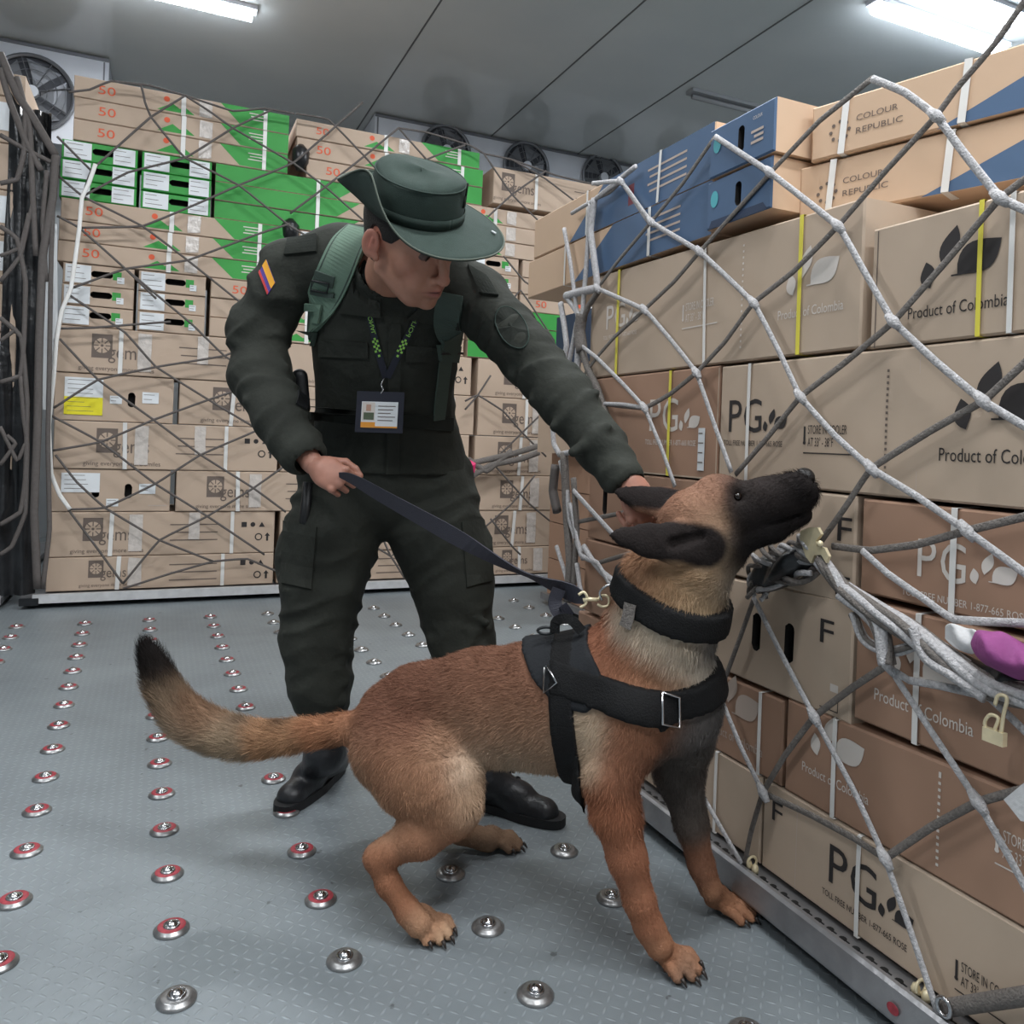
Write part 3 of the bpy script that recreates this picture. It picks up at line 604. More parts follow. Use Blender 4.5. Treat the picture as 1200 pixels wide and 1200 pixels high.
# ------------------------------------------------------------------ nets
net = empty('cargo_net', (1.18, 1.3, .1), 'light and dark grey webbing net hanging over the near right box stack', 'net')
def rope(pts, r, mk, parent, ax=0, c=1.185, name='net_rope', n=6, flat=.45, jit=0):
    P = []
    for q in pts:
        x, y = q[:2]; cc = c-(q[2] if len(q) > 2 else 0); P.append(PLN(x, y, ax, cc))
    Pc = catmull(P, n); Pl_ = np.array([np.array(P[i])*(1-t)+np.array(P[i+1])*t for i in range(len(P)-1) for t in np.linspace(0, 1, n, endpoint=False)]+[P[-1]]); P = (Pc*.25+Pl_*.75) if len(Pc) == len(Pl_) else Pc; nn = [-1, 0, 0] if ax == 0 else [0, -1, 0]
    V, F = tube(P, r, 8, flat=(nn, flat)); return mesh(name, V, F, M[mk], parent, smooth=True)
LR = [[(838, 160), (902, 202), (982, 265), (1015, 322), (1047, 377), (1098, 425), (1152, 470), (1215, 508)],
      [(1022, 92), (1060, 108), (1097, 136), (1130, 180), (1172, 232), (1215, 252)],
      [(694, 215), (728, 213), (763, 260), (820, 295), (883, 355), (912, 410), (938, 465), (978, 510), (1021, 549), (1075, 582), (1133, 622), (1215, 682)],
      [(700, 338), (755, 363), (785, 397), (816, 437), (838, 500), (857, 553)],
      [(681, 405), (700, 420), (730, 450), (755, 478), (775, 525), (791, 570)],
      [(883, 700), (915, 765), (954, 840), (1000, 925), (1037, 1006), (1065, 1085), (1099, 1187)],
      [(1040, 779), (1090, 855), (1146, 940), (1180, 1000), (1215, 1065)],
      [(846, 821), (868, 875), (894, 929)], [(817, 921), (842, 965), (869, 1012)],
      [(1010, 645), (1040, 672), (1080, 700), (1118, 726), (1215, 731)],
      [(1040, 781), (1065, 797), (1098, 803), (1130, 810), (1160, 818), (1215, 870)],
      [(672, 575), (700, 606), (720, 628)], [(668, 590), (680, 650), (700, 660), (718, 690)]]
for k, L_ in enumerate(LR):
    rope(L_, .0068 if k < 11 else .009, 'ropeL', net, flat=.5)
DR = [[(1215, -20), (1167, 50), (1120, 105), (1097, 136), (1040, 198), (982, 265), (930, 318), (883, 355), (850, 400), (816, 437), (785, 462), (755, 478), (704, 473)],
      [(1215, 200), (1172, 232), (1110, 305), (1047, 377), (990, 425), (938, 465), (900, 512), (862, 556)],
      [(1215, 412), (1185, 440), (1152, 470), (1090, 505), (1021, 549), (990, 595), (958, 640)],
      [(1022, 92), (960, 142), (907, 198), (860, 250), (820, 295), (790, 330), (755, 363), (720, 395), (700, 418), (684, 440)],
      [(838, 160), (800, 215), (763, 260), (725, 305), (700, 338)],
      [(1215, 602), (1133, 622), (1075, 638), (1020, 645), (975, 640)],
      [(1040, 779), (1000, 805), (954, 840), (920, 885), (894, 929), (880, 975), (872, 1015)],
      [(1210, 922), (1146, 940), (1090, 970), (1037, 1006)], [(894, 929), (950, 955), (1000, 982), (1037, 1006)],
      [(884, 700), (868, 745), (848, 800), (846, 821)], [(728, 213), (715, 225), (700, 232)], [(675, 612), (735, 600)], [(700, 660), (740, 648)]]
for k, L_ in enumerate(DR): rope(L_, .0068, 'ropeD', net, c=1.192, flat=.4)
rope([(1105, 1182), (1150, 1175), (1215, 1165)], .013, 'ropeD', net, c=1.19, flat=.8)
knots = [(982, 265), (1047, 377), (1152, 470), (1097, 136), (1172, 232), (728, 213), (763, 260), (820, 295), (883, 355), (938, 465), (1021, 549), (1133, 622), (755, 363), (816, 437), (755, 478), (954, 840), (1037, 1006), (1040, 779), (1146, 940), (894, 929), (902, 202), (700, 338)]
mb = MB()
for (x, y) in knots:
    p = PLN(x, y, 0, 1.184); V, F = tube([p+[0, .014, .014], p, p-[0, .014, .014]], [.006, .0105, .006], 8); mesh('net_knot', V, F, M['ropeL'], net, smooth=True)
# gathered cords at the far corner of the net
CC = 1.19
for L_, mk, r in (([(697, 232), (692, 270), (697, 310), (701, 338)], 'ropeL', .012), ([(661, 268), (668, 305), (673, 342), (677, 372)], 'ropeL', .008), ([(692, 236), (688, 300), (684, 350), (682, 375)], 'ropeL', .009),
                  ([(663, 347), (680, 342), (700, 338)], 'ropeL', .014), ([(663, 347), (672, 360), (680, 372)], 'ropeL', .009), ([(701, 342), (690, 358), (682, 378)], 'ropeD', .010), ([(682, 368), (679, 388), (682, 412)], 'ropeD', .022),
                  ([(657, 355), (661, 380), (664, 405), (660, 430)], 'ropeL', .011), ([(676, 378), (670, 410), (666, 428)], 'ropeL', .009), ([(678, 408), (676, 440), (672, 470)], 'ropeL', .013), ([(682, 408), (688, 430), (700, 455), (712, 490)], 'ropeD', .012),
                  ([(684, 440), (700, 500), (716, 510)], 'ropeL', .008), ([(705, 473), (730, 474), (755, 478)], 'ropeL', .006),
                  ([(647, 490), (649, 520), (656, 533)], 'ropeL', .010), ([(655, 533), (676, 528)], 'ropeL', .009), ([(657, 540), (664, 575), (668, 610), (678, 640), (684, 655)], 'ropeL', .010), ([(661, 530), (664, 600), (668, 660), (665, 705)], 'ropeD', .016),
                  ([(672, 560), (676, 620), (672, 690), (676, 705)], 'ropeD', .011), ([(684, 640), (693, 655), (705, 670), (724, 685)], 'ropeL', .010), ([(652, 640), (660, 665), (666, 685)], 'ropeL', .008), ([(676, 660), (680, 690), (686, 705)], 'ropeL', .009),
                  ([(651, 545), (648, 575), (653, 600)], 'ropeB', .018), ([(690, 240), (720, 215), (745, 195)], 'ropeL', .008), ([(760, 260), (728, 213), (700, 232), (670, 250)], 'ropeL', .007)):
    rope(L_, r, mk, net, c=CC, flat=.8)
# twisted bundle of slack net
bun = empty('net_rope_bundle', PLN(960, 680, 0, 1.15), 'twisted bundle of slack grey net rope hanging below the brass hook', 'rope bundle')
rr = random.Random(3)
def strand(pts, wob, r, mk, ph, tw=26., c=1.16):
    P = catmull([PLN(x, y, 0, c) for x, y in pts], 14); s = np.concatenate([[0], np.cumsum(np.linalg.norm(np.diff(P, axis=0), axis=1))])
    T = np.gradient(P, axis=0); T /= np.linalg.norm(T, axis=1)[:, None]; a = np.array([-1., 0, 0]); b = np.cross(T, a)
    env = wob*(.75+.35*np.sin(s*9+ph)); Q = P+a*(np.cos(s*tw+ph)*env)[:, None]+b*(np.sin(s*tw+ph)*env)[:, None]
    V, F = tube(Q, r, 7); mesh('net_strand', V, F, M[mk], bun, smooth=True)
main = [(884, 672), (905, 650), (935, 645), (962, 655), (985, 690), (1010, 715), (1032, 745)]
for k in range(7): strand([(962, 655), (985, 685), (1005, 708), (1028, 735), (1038, 779)], .010, .0075, 'ropeL' if k % 3 else 'ropeD', k*.9, 22)
for k in range(8): strand([(886, 690), (890, 668), (912, 655), (938, 652), (962, 648)], .016, .0066, 'ropeL' if k % 2 else 'ropeD', k*.8, 34, 1.175)
for k in range(8): strand([(990, 690), (1030, 715), (1065, 735), (1110, 768), (1160, 800), (1220, 815)], .017, .0078, 'ropeL' if k % 3 else 'ropeD', k*.8, 9, 1.165)
for k in range(4): strand([(1000, 718), (1015, 750), (1045, 762), (1080, 755), (1120, 772), (1160, 812)], .006, .0052, 'ropeD' if k % 2 else 'ropeL', k*1.5, 15, 1.175)
strand([(1070, 735), (1085, 770), (1115, 790), (1155, 818)], .001, .0085, 'ropeL', 0, 9, 1.15)
# wadded plastic film in the bundle
def blob(pts, rad, mk, nm, parent, c, seed, label=None):
    P = catmull([PLN(x, y, 0, c) for x, y in pts], 22); V, F = tube(P, rad*np.sin(np.linspace(.25, 2.9, len(P)))**.5, 40); V = np.array(V)
    r_ = np.random.default_rng(seed); k = r_.normal(size=(8, 3))*62; p = r_.uniform(0, 6, 8)
    dsp = sum(np.sin(V@k[i]+p[i]) for i in range(8)); V = V+np.array([-1, 0, 0])*(dsp*.0036)[:, None]+np.array([0, 0, 1])*(dsp*.0022)[:, None]
    return mesh(nm, V, F, M[mk], parent, smooth=True)
for k in range(5): strand([(884, 700), (886, 672), (905, 652), (935, 640), (956, 640)], .026, .005, 'ropeL' if k % 2 else 'ropeD', k*1.3, 48, 1.17)
for k in range(3): strand([(890, 690), (910, 680), (935, 680), (955, 668)], .012, .006, 'ropeD' if k else 'ropeL', k*2., 40, 1.17)
blob([(888, 688), (915, 668), (952, 655)], .034, 'blackfilm', 'plastic_wrap', bun, 1.185, 1)
blob([(1110, 770), (1150, 795), (1215, 800)], .026, 'blackfilm', 'plastic_wrap', bun, 1.185, 2)
blob([(1105, 738), (1125, 745), (1152, 752)], .018, 'cloth_white', 'white_cloth', bun, 1.16, 3)
o = blob([(1145, 748), (1175, 765), (1225, 782)], .028, 'cloth_purple', 'cloth_scrap', None, 1.145, 4); tag(o, 'crumpled purple cloth scrap tucked into the net rope at the right edge', 'cloth')
P = [PLN(x, y, 0, 1.16) for x, y in ((1176, 937), (1215, 905), (1215, 965), (1196, 962))]; P2 = [p+np.array([.004, 0, 0]) for p in P]
o = mesh('paper_tag', P+P2, [(0, 1, 2, 3), (7, 6, 5, 4), (0, 4, 5, 1), (1, 5, 6, 2), (2, 6, 7, 3), (3, 7, 4, 0)], M['cloth_white']); tag(o, 'white tag on the net rope at the right edge of the frame', 'tag')
# brass hook plate
c0 = 1.15; P = [PLN(x, y, 0, c0) for x, y in ((938, 622), (948, 618), (958, 618), (962, 626), (956, 634), (957, 640), (966, 642), (971, 652), (968, 660), (962, 650), (954, 651), (950, 660), (944, 652), (940, 640), (937, 630))]
hk = empty('net_hook', P[0], 'pale brass double hook joining the net ropes under the dog muzzle', 'hook'); n = len(P)
V = P+[p+np.array([.007, 0, 0]) for p in P]; mesh('hook_plate', V, [tuple(range(n)), tuple(range(n, 2*n))[::-1]]+[(i, n+i, n+(i+1) % n, (i+1) % n) for i in range(n)], M['brass'], hk)
V, F = tube([PLN(961, 637, 0, c0-.006), PLN(961, 637, 0, c0+.012)], .006, 12); mesh('hook_pin', V, F, M['brass'], hk, smooth=True)
# brass shackle
p0 = PLN(1166, 845, 0, 1.14); lk = empty('brass_shackle', p0, 'brass padlock shaped shackle hanging from the net rope', 'shackle')
P = catmull([PLN(x, y, 0, 1.14) for x, y in ((1160, 862), (1154, 848), (1160, 838), (1170, 842), (1166, 856), (1172, 862), (1176, 838), (1180, 818), (1170, 815), (1166, 826))], 5); V, F = tube(P, .0028, 8); mesh('shackle_bow', V, F, M['brass'], lk, smooth=True)
mb = MB(); q = PLN(1165, 860, 0, 1.14); mb.box((q[0]-.004, q[1]-.016, q[2]-.014), (q[0]+.006, q[1]+.016, q[2]+.006)); mb.build('shackle_body', M['brass'], lk)
# ring at the lower net corner
p0 = PLN(1106, 1180, 0, 1.175); V, F = tube([p0+np.array([0, .012*math.cos(a), .014*math.sin(a)]) for a in np.linspace(0, 6.283, 25)[:-1]], .0035, 8, closed=True)
o = mesh('steel_ring', V, F, M['steel'], smooth=True); tag(o, 'steel ring at the bottom corner of the net by the pallet rail', 'ring')
# back net
bn = empty('cargo_net', (-.5, 4.9, .1), 'thin dark rope net stretched over the back box stack', 'net')
BN = [[(80, 108), (105, 105), (130, 95), (175, 100), (217, 112), (273, 130), (310, 127), (345, 133)], [(133, 95), (165, 100), (170, 120), (177, 137), (197, 162), (217, 185), (280, 217), (340, 265), (400, 300)],
      [(217, 112), (177, 137), (143, 167), (107, 200), (97, 230), (93, 267)], [(217, 112), (245, 130), (273, 150), (345, 192), (385, 222), (430, 262)], [(320, 128), (273, 150), (217, 185), (150, 202), (97, 230)],
      [(425, 120), (345, 190), (280, 217), (233, 238), (167, 265), (93, 267)], [(67, 160), (107, 200)], [(67, 205), (97, 230), (167, 265), (220, 305), (280, 353), (330, 390)], [(67, 253), (93, 267), (147, 315), (183, 350)],
      [(83, 338), (147, 315), (220, 305), (300, 275), (340, 262)], [(80, 345), (147, 390), (183, 430), (255, 475), (297, 500)], [(147, 315), (183, 345), (225, 380), (263, 417), (300, 440)], [(70, 397), (115, 445), (180, 492), (235, 533), (297, 572), (335, 600)],
      [(63, 478), (115, 445), (183, 430), (263, 417), (300, 400)], [(60, 487), (118, 518), (182, 567), (243, 605), (310, 650)], [(62, 528), (118, 518), (180, 492), (240, 470), (300, 450)], [(65, 533), (90, 565), (123, 595), (187, 633), (250, 658)],
      [(82, 597), (123, 595), (182, 567), (235, 533), (300, 505)], [(80, 597), (112, 640), (144, 684)], [(144, 684), (187, 633), (243, 605), (297, 572), (335, 545)], [(144, 690), (200, 672), (250, 658), (290, 655), (330, 672)], [(70, 385), (110, 384), (160, 380), (200, 377)],
      [(347, 133), (385, 140), (427, 183), (470, 230)], [(467, 150), (427, 183), (380, 220), (340, 250)], [(467, 150), (500, 155), (550, 170), (567, 180)], [(467, 150), (500, 187), (530, 215)], [(567, 180), (600, 228), (640, 267), (690, 300)], [(600, 187), (640, 210), (683, 243)],
      [(545, 170), (500, 187), (450, 240)], [(640, 200), (600, 228), (560, 265)], [(567, 180), (600, 187), (650, 205), (720, 222)], [(545, 470), (560, 463), (590, 482), (612, 507), (640, 535)], [(575, 540), (620, 590), (650, 615)], [(545, 480), (560, 463), (575, 440)], [(650, 470), (612, 507), (573, 545)],
      [(560, 625), (600, 590), (627, 557)], [(575, 608), (600, 640), (610, 650)], [(433, 637), (458, 652), (478, 684)], [(436, 600), (458, 652), (480, 630)], [(590, 300), (615, 330), (640, 345)], [(650, 400), (610, 340), (590, 370)]]
for k, L_ in enumerate(BN): rope(L_, .0065, 'ropeB', bn, 1, 4.93, flat=.8, n=5)
for L_ in ([(112, 192), (104, 215), (96, 232), (93, 267), (88, 305), (83, 338), (72, 365), (66, 400), (63, 440), (60, 470), (57, 500), (60, 555), (70, 580), (82, 597)],): rope(L_, .011, 'strapW', bn, 1, 4.915, flat=.3, name='white_strap')
for L_ in ([(545, 545), (565, 540), (600, 532), (630, 523)], [(550, 560), (575, 545), (610, 538), (632, 530)], [(548, 538), (570, 552), (600, 528)]): rope(L_, .02, 'ropeD', bn, 1, 4.92)
V = blob([(548, 540), (556, 545), (562, 548)], .03, 'pink', 'x', None, 3.0, 5); bpy.data.objects.remove(V)
mb = MB(); p = PLN(553, 545, 1, 4.9); V, F = tube([p+[-.03, 0, .03], p, p+[.01, 0, -.05]], [.01, .03, .012], 8); o = mesh('pink_ribbon', V, F, mat('magenta', (215, 50, 110), .6)); tag(o, 'small pink ribbon tied to the back net beside the man', 'ribbon')
# far left net, film curtain and side cords
ln = empty('cargo_net', (-1., 4.9, .1), 'dark rope net gathered over the corner of the far left stack', 'net')
for L_, r in (([(0, 62), (20, 110), (40, 140), (65, 182)], .02), ([(0, 80), (12, 120), (30, 165), (48, 200)], .016), ([(20, 90), (35, 150), (38, 220), (42, 300)], .014), ([(65, 182), (62, 230), (50, 300), (46, 400), (44, 500), (40, 600), (44, 690)], .02), ([(30, 130), (28, 180), (20, 210), (0, 215)], .013),
              ([(0, 158), (30, 175), (60, 190)], .012), ([(0, 265), (20, 280), (30, 330), (28, 400), (24, 440), (0, 448)], .012), ([(0, 300), (24, 290), (34, 250)], .01), ([(0, 372), (25, 395), (32, 470), (30, 560), (24, 600), (0, 615)], .012), ([(0, 500), (20, 540), (30, 520)], .01), ([(0, 545), (18, 520), (8, 510)], .01),
              ([(24, 440), (28, 490), (32, 520), (30, 600), (14, 640), (0, 650)], .011), ([(0, 330), (24, 300), (38, 240)], .01), ([(55, 200), (50, 260), (54, 330)], .012), ([(0, 400), (20, 385)], .01), ([(64, 185), (60, 300), (58, 420), (56, 520), (58, 620), (50, 690)], .012)):
    rope(L_, r, 'ropeB', ln, 1, 4.88, flat=.8)
Pl = []; nU, nV = 10, 40
for j in range(nV+1):
    z = .06+2.7*j/nV
    for i in range(nU+1):
        u = i/nU; x = -.80+.19*u-.03*(z < .5)*(1-u); y = 4.97+.05*u+.02*math.sin(u*14+z*3)+.012*math.sin(z*9+u*5); Pl.append((x, y, z if j < nV else z-.35*u))
Pb = [(x, y+.012, z) for x, y, z in Pl]; F = []; k = nU+1; tot = len(Pl)
for j in range(nV):
    for i in range(nU): a = j*k+i; F += [(a, a+1, a+k+1, a+k), (tot+a+k, tot+a+k+1, tot+a+1, tot+a)]
o = mesh('plastic_curtain', Pl+Pb, F, M['blackfilm'], smooth=True); tag(o, 'black plastic film hanging in the gap between the two left stacks', 'plastic sheet')
V, F = tube([PLN(x, y, 1, 4.99) for x, y in ((62, 262), (60, 330), (58, 400), (52, 480))], [.02, .03, .04, .008], 8, flat=([0, -1, 0], .3)); o = mesh('white_webbing', V, F, M['white']); tag(o, 'pale strip hanging in the dark gap left of the back stack', 'strip')
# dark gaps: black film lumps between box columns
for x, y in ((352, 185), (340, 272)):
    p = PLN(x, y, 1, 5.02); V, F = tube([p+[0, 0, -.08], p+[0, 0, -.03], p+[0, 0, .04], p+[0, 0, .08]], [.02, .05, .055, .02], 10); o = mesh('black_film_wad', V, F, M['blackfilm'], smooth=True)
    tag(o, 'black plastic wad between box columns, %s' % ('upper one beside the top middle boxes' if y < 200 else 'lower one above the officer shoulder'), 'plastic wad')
# ------------------------------------------------------------------ organic modelling: distance fields on a grid
class Vol:
    def __init__(s, lo, hi, h):
        s.h = h; s.lo = np.asarray(lo, float); s.n = tuple(int(v) for v in np.ceil((np.asarray(hi)-s.lo)/h)+1)
        s.ax = [(s.lo[i]+h*np.arange(s.n[i])).astype(np.float32) for i in range(3)]; s.d = np.full(s.n, .08, np.float32)
    def sl(s, a, b):
        i0 = np.maximum(0, np.floor((np.asarray(a)-s.lo)/s.h).astype(int)); i1 = np.minimum(s.n, np.ceil((np.asarray(b)-s.lo)/s.h).astype(int)+1)
        return tuple(slice(int(p), int(max(p, q))) for p, q in zip(i0, i1))
    def grid(s, sl): return (s.ax[0][sl[0]][:, None, None], s.ax[1][sl[1]][None, :, None], s.ax[2][sl[2]][None, None, :])
    def op(s, sl, e, k, mode):
        d = s.d[sl]
        if d.size == 0: return
        if mode == 'u':
            if k > 0: hh = np.clip(.5+.5*(d-e)/k, 0, 1); s.d[sl] = d+(e-d)*hh-k*hh*(1-hh)
            else: s.d[sl] = np.minimum(d, e)
        elif mode == 's':
            if k > 0: hh = np.clip(.5-.5*(d+e)/k, 0, 1); s.d[sl] = d+(-e-d)*hh+k*hh*(1-hh)
            else: s.d[sl] = np.maximum(d, -e)
    def cap(s, a, b, ra, rb, k=.02, mode='u', sq=None, fold=None):
        """tapered capsule; sq=(origin, dir, factor) flattens along dir; fold=(amp, freq, phase)"""
        a = np.asarray(a, float); b = np.asarray(b, float); R = max(ra, rb)+k+.01
        sl = s.sl(np.minimum(a, b)-R, np.maximum(a, b)+R); x, y, z = s.grid(sl); f = 1.
        if sq is not None:
            o, n, f = sq; n = np.asarray(n)/np.linalg.norm(n); q = ((x-o[0])*n[0]+(y-o[1])*n[1]+(z-o[2])*n[2])*(1/f-1)
            x = x+q*n[0]; y = y+q*n[1]; z = z+q*n[2]
            a = a+n*((a-o)@n)*(1/f-1); b = b+n*((b-o)@n)*(1/f-1)
        v = b-a; L2 = max(v@v, 1e-9); t = np.clip(((x-a[0])*v[0]+(y-a[1])*v[1]+(z-a[2])*v[2])/L2, 0, 1)
        dd = np.sqrt((x-a[0]-t*v[0])**2+(y-a[1]-t*v[1])**2+(z-a[2]-t*v[2])**2); r = ra+(rb-ra)*t
        if fold is not None:
            am, fr, ph = fold; ps = t*math.sqrt(L2)*fr+ph+2.2*np.sin(x*23+ph)+2.2*np.sin(z*19+y*17+ph*2); r = r+am*(1-1.8*np.abs(np.sin(ps*.5)))*(.6+.4*np.sin(x*31+y*27+ph))
        s.op(sl, ((dd-r)*(1 if f == 1 else (1+f)/2)).astype(np.float32), k, mode)
    def chain(s, J, k=.02, mode='u', sq=None, fold=None):
        for i in range(len(J)-1): s.cap(J[i][0], J[i+1][0], J[i][1], J[i+1][1], k, mode, sq, None if fold is None else (fold[0], fold[1], fold[2]+i*1.7))
    def ell(s, c, r, A=None, k=.01, mode='u'):
        """ellipsoid, rows of A are its axes"""
        c = np.asarray(c, float); A = np.eye(3) if A is None else np.asarray(A); R = max(r)+k+.01
        sl = s.sl(c-R, c+R); x, y, z = s.grid(sl); x = x-c[0]; y = y-c[1]; z = z-c[2]
        p = [(A[i][0]*x+A[i][1]*y+A[i][2]*z) for i in range(3)]
        k0 = np.sqrt(sum((p[i]/r[i])**2 for i in range(3))); k1 = np.sqrt(sum((p[i]/r[i]**2)**2 for i in range(3)))+1e-6
        s.op(sl, (k0*(k0-1)/k1).astype(np.float32), k, mode)
    def clipz(s, z0): 
        _, _, z = s.grid((slice(None),)*3); s.d = np.maximum(s.d, (z0-z).astype(np.float32)+0*s.d)
    def at(s, P):
        P = (np.asarray(P)-s.lo)/s.h; P = np.clip(P, 0, np.array(s.n)-1.001); i = P.astype(int); f = P-i; o = 0
        for a in (0, 1):
            for b in (0, 1):
                for c in (0, 1):
                    o = o+s.d[i[:, 0]+a, i[:, 1]+b, i[:, 2]+c]*(f[:, 0] if a else 1-f[:, 0])*(f[:, 1] if b else 1-f[:, 1])*(f[:, 2] if c else 1-f[:, 2])
        return o
    def copy(s):
        v = Vol.__new__(Vol); v.h, v.lo, v.n, v.ax = s.h, s.lo, s.n, s.ax; v.d = s.d.copy(); return v
    def net(s, keep=True):
        """surface nets"""
        d = s.d.copy()
        for i in range(3):
            for e in (0, -1):
                ix = [slice(None)]*3; ix[i] = e; d[tuple(ix)] = np.maximum(d[tuple(ix)], 1e-3)
        neg = d < 0; cnt = np.zeros(tuple(v-1 for v in s.n), np.int8)
        C = [(a, b, c) for a in (0, 1) for b in (0, 1) for c in (0, 1)]; n = s.n
        for a, b, c in C: cnt += neg[a:n[0]-1+a, b:n[1]-1+b, c:n[2]-1+c]
        act = np.argwhere((cnt > 0) & (cnt < 8)); idx = np.full(cnt.shape, -1, np.int32); idx[tuple(act.T)] = np.arange(len(act))
        cv = np.stack([d[act[:, 0]+a, act[:, 1]+b, act[:, 2]+c] for a, b, c in C], 1); Ca = np.array(C, float)
        num = np.zeros((len(act), 3)); den = np.zeros(len(act))
        for i in range(8):
            for j in range(i+1, 8):
                if abs(Ca[i]-Ca[j]).sum() != 1: continue
                va, vb = cv[:, i], cv[:, j]; mk = (va < 0) != (vb < 0); t = np.where(mk, va/(va-vb+1e-12*(va == vb)), 0)
                num += mk[:, None]*(Ca[i]+t[:, None]*(Ca[j]-Ca[i])); den += mk
        V = s.lo+(act+num/den[:, None])*s.h; F = []
        for ax in range(3):
            a1, a2 = (ax+1) % 3, (ax+2) % 3; sa = [slice(None)]*3; sb = [slice(None)]*3; sa[ax] = slice(0, -1); sb[ax] = slice(1, None)
            e = np.argwhere(neg[tuple(sa)] != neg[tuple(sb)]); e = e[(e[:, a1] > 0) & (e[:, a2] > 0)]
            if not len(e): continue
            inn = neg[tuple(e.T)]; q = []
            for o1, o2 in ((1, 1), (0, 1), (0, 0), (1, 0)):
                k = e.copy(); k[:, a1] -= o1; k[:, a2] -= o2; k[:, ax] = np.minimum(k[:, ax], idx.shape[ax]-1)
                k[:, a1] = np.minimum(k[:, a1], idx.shape[a1]-1); k[:, a2] = np.minimum(k[:, a2], idx.shape[a2]-1); q.append(idx[tuple(k.T)])
            q = np.stack(q, 1); q[~inn] = q[~inn][:, ::-1]; q = q[(q >= 0).all(1)]; F.append(q)
        F = np.vstack(F)
        if keep and len(F):   # drop crumbs: keep the pieces of some size
            lab = np.arange(len(V))
            for _ in range(200):
                mn = lab[F].min(1); new = lab.copy()
                for c in range(4): np.minimum.at(new, F[:, c], mn)
                new = new[new]
                if (new == lab).all(): break
                lab = new
            u, inv, ct = np.unique(lab, return_inverse=True, return_counts=True); ok = ct[inv] > max(30, .02*len(V))
            m_ = -np.ones(len(V), int); m_[ok] = np.arange(ok.sum()); F = F[ok[F].all(1)]; F = m_[F]; V = V[ok]
        return V, F
def smoothV(V, F, it=2, lam=.5):
    V = V.copy(); n = len(V)
    for _ in range(it):
        acc = np.zeros_like(V); ct = np.zeros(n)
        for a, b in ((0, 1), (1, 2), (2, 3), (3, 0)):
            for p, q in ((a, b), (b, a)):
                for c in range(3): acc[:, c] += np.bincount(F[:, p], V[F[:, q], c], n)
                ct += np.bincount(F[:, p], minlength=n)
        V = V+lam*(acc/np.maximum(ct, 1)[:, None]-V)
    return V
def J(x, y, Z, r): return (W(x, y, Z), r*Z/FP)
def basis(*v): return np.array([np.asarray(a)/np.linalg.norm(a) for a in v])
# ------------------------------------------------------------------ the dog
def surf_color(V, seeds, base, dirn=None):
    """coat colour from soft seeds: (point, radius, rgb, strength)"""
    num = np.tile(s2l(base), (len(V), 1))*.02; den = np.full((len(V), 1), .02)
    for c, r, rgb, wt in seeds:
        q = V-c
        if dirn is not None: q = q-.6*np.outer(q@dirn, dirn)
        w_ = wt*np.exp(-(q**2).sum(1)/(r*r))[:, None]; num += w_*s2l(rgb); den += w_
    c = num/den; g = c@np.array([.3, .59, .11]); return (c*.74+g[:, None]*.26)*.90
hipc = W(455, 860, 1.74); chc = W(755, 830, 1.60); ax_ = chc-hipc; ax_[2] = 0; ax_ /= np.linalg.norm(ax_); lat = np.array([ax_[1], -ax_[0], 0.])
if lat@FW > 0: lat = -lat                                          # towards the near side of the dog
vd = Vol(W(520, 1130, 1.62)-[.75, .62, .0]-[0, 0, .2], W(560, 560, 1.65)+[.80, .58, .12], .0055)
vd.lo[2] = -.012
vd = Vol([min(W(150, 800, 1.83)[0], .0)-.06, .95, -.015], [1.50, 2.45, 1.02], .0055)
mid = W(620, 830, 1.67)
SQ = (mid, lat, .74)
vd.chain([J(440, 866, 1.755, 34), J(495, 838, 1.73, 56), J(565, 829, 1.69, 64), J(635, 827, 1.655, 71), J(705, 828, 1.62, 82), J(768, 812, 1.60, 70)], .03, sq=SQ)
vd.cap(W(800, 830, 1.595), W(790, 800, 1.595), 42*1.6/FP, 46*1.6/FP, .04)
# tuck-up and rump
vd.ell(W(470, 845, 1.735), (.10, .075, .085), basis(ax_, lat, [0, 0, 1]), .03)
# neck
nsq = (W(790, 700, 1.57), lat, .82)
vd.chain([J(745, 788, 1.60, 66), J(780, 725, 1.575, 58), J(806, 668, 1.555, 51)], .03, sq=nsq)
vd.cap(W(765, 700, 1.57), W(762, 672, 1.56), .055, .05, .03, sq=nsq)
# head
hl = CV(-.12, -.55, .80); hfw = CV(.985, .13, -.04); hfw = hfw-hl*(hfw@hl); hfw /= np.linalg.norm(hfw); hup = np.cross(hfw, hl); hup = hup if hup[2] > 0 else -hup
HB = basis(hfw, hl, hup)
hs = (W(830, 600, 1.54), hl, .80)
vd.ell(W(822, 612, 1.55), (.082, .064, .074), HB, .02)
vd.ell(W(833, 640, 1.52), (.055, .040, .055), HB, .02)                 # near cheek
vd.ell(W(815, 625, 1.60), (.055, .038, .05), HB, .02)
vd.ell(W(842, 580, 1.545), (.050, .045, .040), HB, .015)
vd.chain([J(852, 602, 1.54, 37), J(898, 590, 1.53, 31), J(930, 579, 1.525, 28)], .018, sq=hs)
vd.ell(W(936, 576, 1.524), (.026, .026, .036), HB, .008)
vd.chain([J(850, 634, 1.54, 24), J(905, 618, 1.53, 19), J(940, 604, 1.525, 12)], .009, sq=hs)
vd.chain([J(850, 650, 1.545, 24), J(815, 670, 1.55, 34)], .02, sq=hs)
vd.ell(W(857, 570, 1.505), (.014, .008, .008), HB, .008)              # brow
EY = W(865, 582, 1.497)
vd.ell(EY+CV(0, 0, 1)*.004, (.011, .011, .010), HB, .004, 's')
